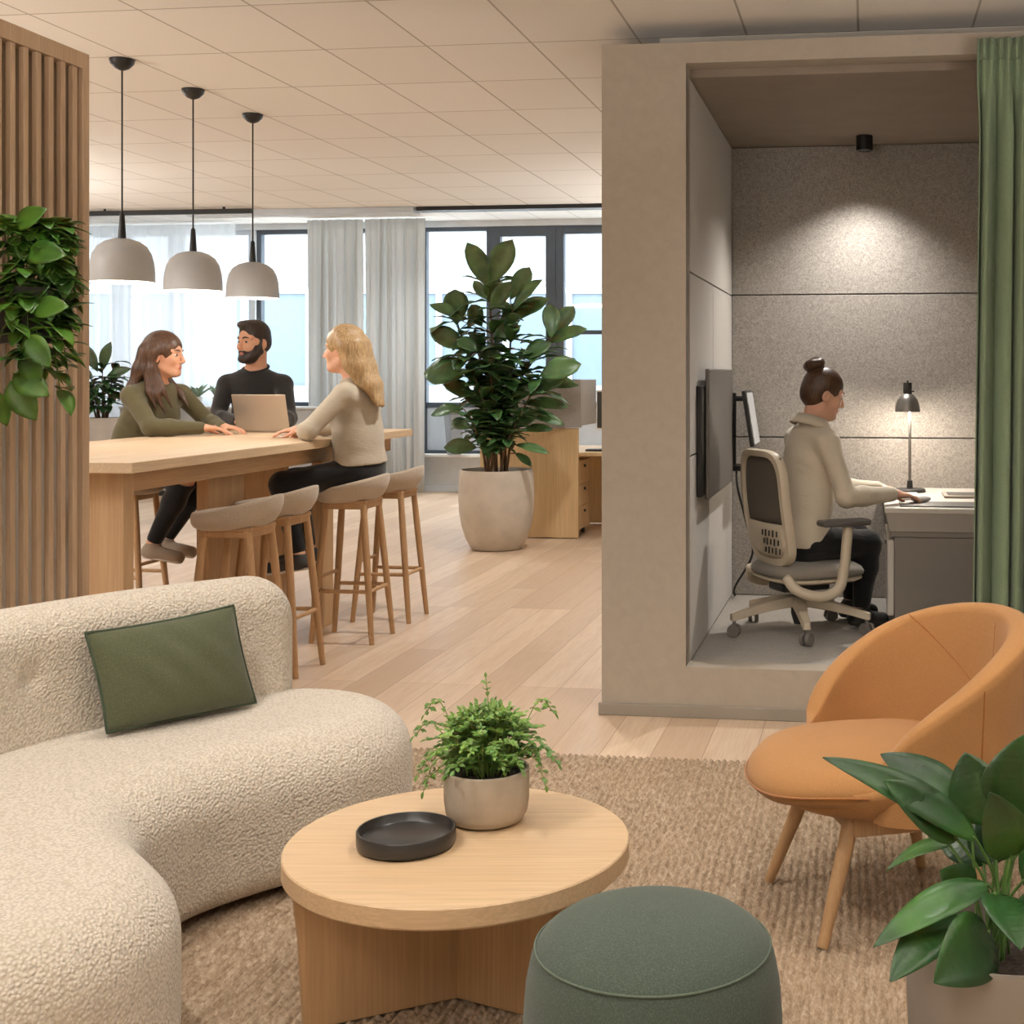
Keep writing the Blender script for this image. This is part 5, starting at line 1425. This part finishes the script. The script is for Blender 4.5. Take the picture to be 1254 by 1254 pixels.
# ---- blonde woman
def hair3(root, org, h2w, Rn, hs, J):
    h = h2w(0, 0, 0); s = SDF([h[i]-v for i, v in enumerate((.22, .28, .46))], [h[i]+v for i, v in enumerate((.34, .30, .18))], .006)
    hair_cap(s, h2w, Rn, hs, .013)
    for q in (-1, 1):
        s.chain([h2w(q*.05, -.01, .095), h2w(q*.078, -.045, .02), h2w(q*.078, -.065, -.07), h2w(q*.070, -.105, -.16)], [.024, .026, .026, .02], .05)
    for x in (-.07, -.035, 0, .035, .07):
        s.chain([h2w(x*.8, -.085, .03), h2w(x*.95, -.108, -.08), h2w(x*.85, -.150, -.17), h2w(x*.55, -.20-.012*math.cos(x*60), -.275)], [.032, .030, .024, .006], .035)
    s.build('hair', m_h3, root, org, 5)
J = dict(P=V3(-1.755, 6.91, .885), N=V3(-1.768, 6.885, 1.352), H=V3(-1.832, 6.87, 1.522), f=(-.98, .20), hd=(-.98, .18, .0),
         SR=V3(-1.722, 7.045, 1.298), SL=V3(-1.792, 6.722, 1.298), ER=V3(-1.93, 7.13, 1.12), EL=V3(-1.945, 6.610, 1.112), WR=V3(-2.11, 7.02, 1.10), WL=V3(-2.03, 6.825, 1.100),
         DR=(-.9, -.3, -.05), DL=(-.55, .83, -.03), CR=.5, CL=.5, KR=V3(-2.13, 6.99, .83), KL=V3(-2.12, 6.75, .83), AR=V3(-2.05, 6.97, .475), AL=V3(-2.03, 6.73, .475), TR=V3(-2.19, 6.98, .40), TL=V3(-2.17, 6.71, .40))
cream = knit('cream_sweater', srgb(186, 175, 157))
person('blonde woman in a cream sweater seated on a stool, seen from behind', J, dict(base=.36, skin=m_skin2, hair=m_h3, top=cream, trouser=m_blk, shoe=m_dark, sole=m_ankle, hairfn=hair3, hs=1.04, hem=-.045))

# ---- woman in the pod
def hair4(root, org, h2w, Rn, hs, J):
    h = h2w(0, 0, 0); s = SDF([v-.2 for v in h], [v+.22 for v in h], .0055)
    hair_cap(s, h2w, Rn, hs, .008)
    b = h2w(0, -.085, .128); ax = (h2w(0, -.085, .128)-h2w(0, -.02, .04)).normalized(); M = frame(ax)
    for k in range(12):
        a0, a1 = 2*PI*k/12, 2*PI*(k+1)/12
        p = lambda a: b+(M.col[0]*math.cos(a)+M.col[2]*math.sin(a))*(.030*hs)+ax*(.004*math.sin(a*2))
        s.cap(p(a0), p(a1), (.021+.003*math.sin(k*2.0))*hs, None, .006)
    s.cap(h2w(0, -.06, .10), b, .03*hs, .022*hs, .015)
    s.build('hair', m_h4, root, org, 1)
J = dict(P=V3(.502, 6.145, .625), N=V3(.560, 6.15, 1.145), H=V3(.617, 6.155, 1.302), f=(.906, .42), hd=(.93, .22, -.26),
         SR=V3(.622, 6.010, 1.090), SL=V3(.500, 6.285, 1.092), ER=V3(.702, 5.955, .838), EL=V3(.690, 6.43, .838), WR=V3(.935, 6.095, .840), WL=V3(.925, 6.50, .832),
         DR=(.95, .28, -.10), DL=(.95, .2, -.10), CR=.45, CL=.45, KR=V3(.83, 6.20, .595), KL=V3(.81, 6.42, .595), AR=V3(.80, 6.20, .295), AL=V3(.78, 6.42, .295), TR=V3(.905, 6.23, .232), TL=V3(.885, 6.46, .232))
ivory = knit('ivory_shirt', srgb(214, 202, 182), .04)
person('woman with a hair bun in an ivory shirt typing at the pod desk', J, dict(base=PFZ, skin=m_skin2, hair=m_h4, top=ivory, trouser=m_blk, shoe=m_dark, sole=m_dark, hairfn=hair4, hs=1.0, collar='shirt', hem=.03))
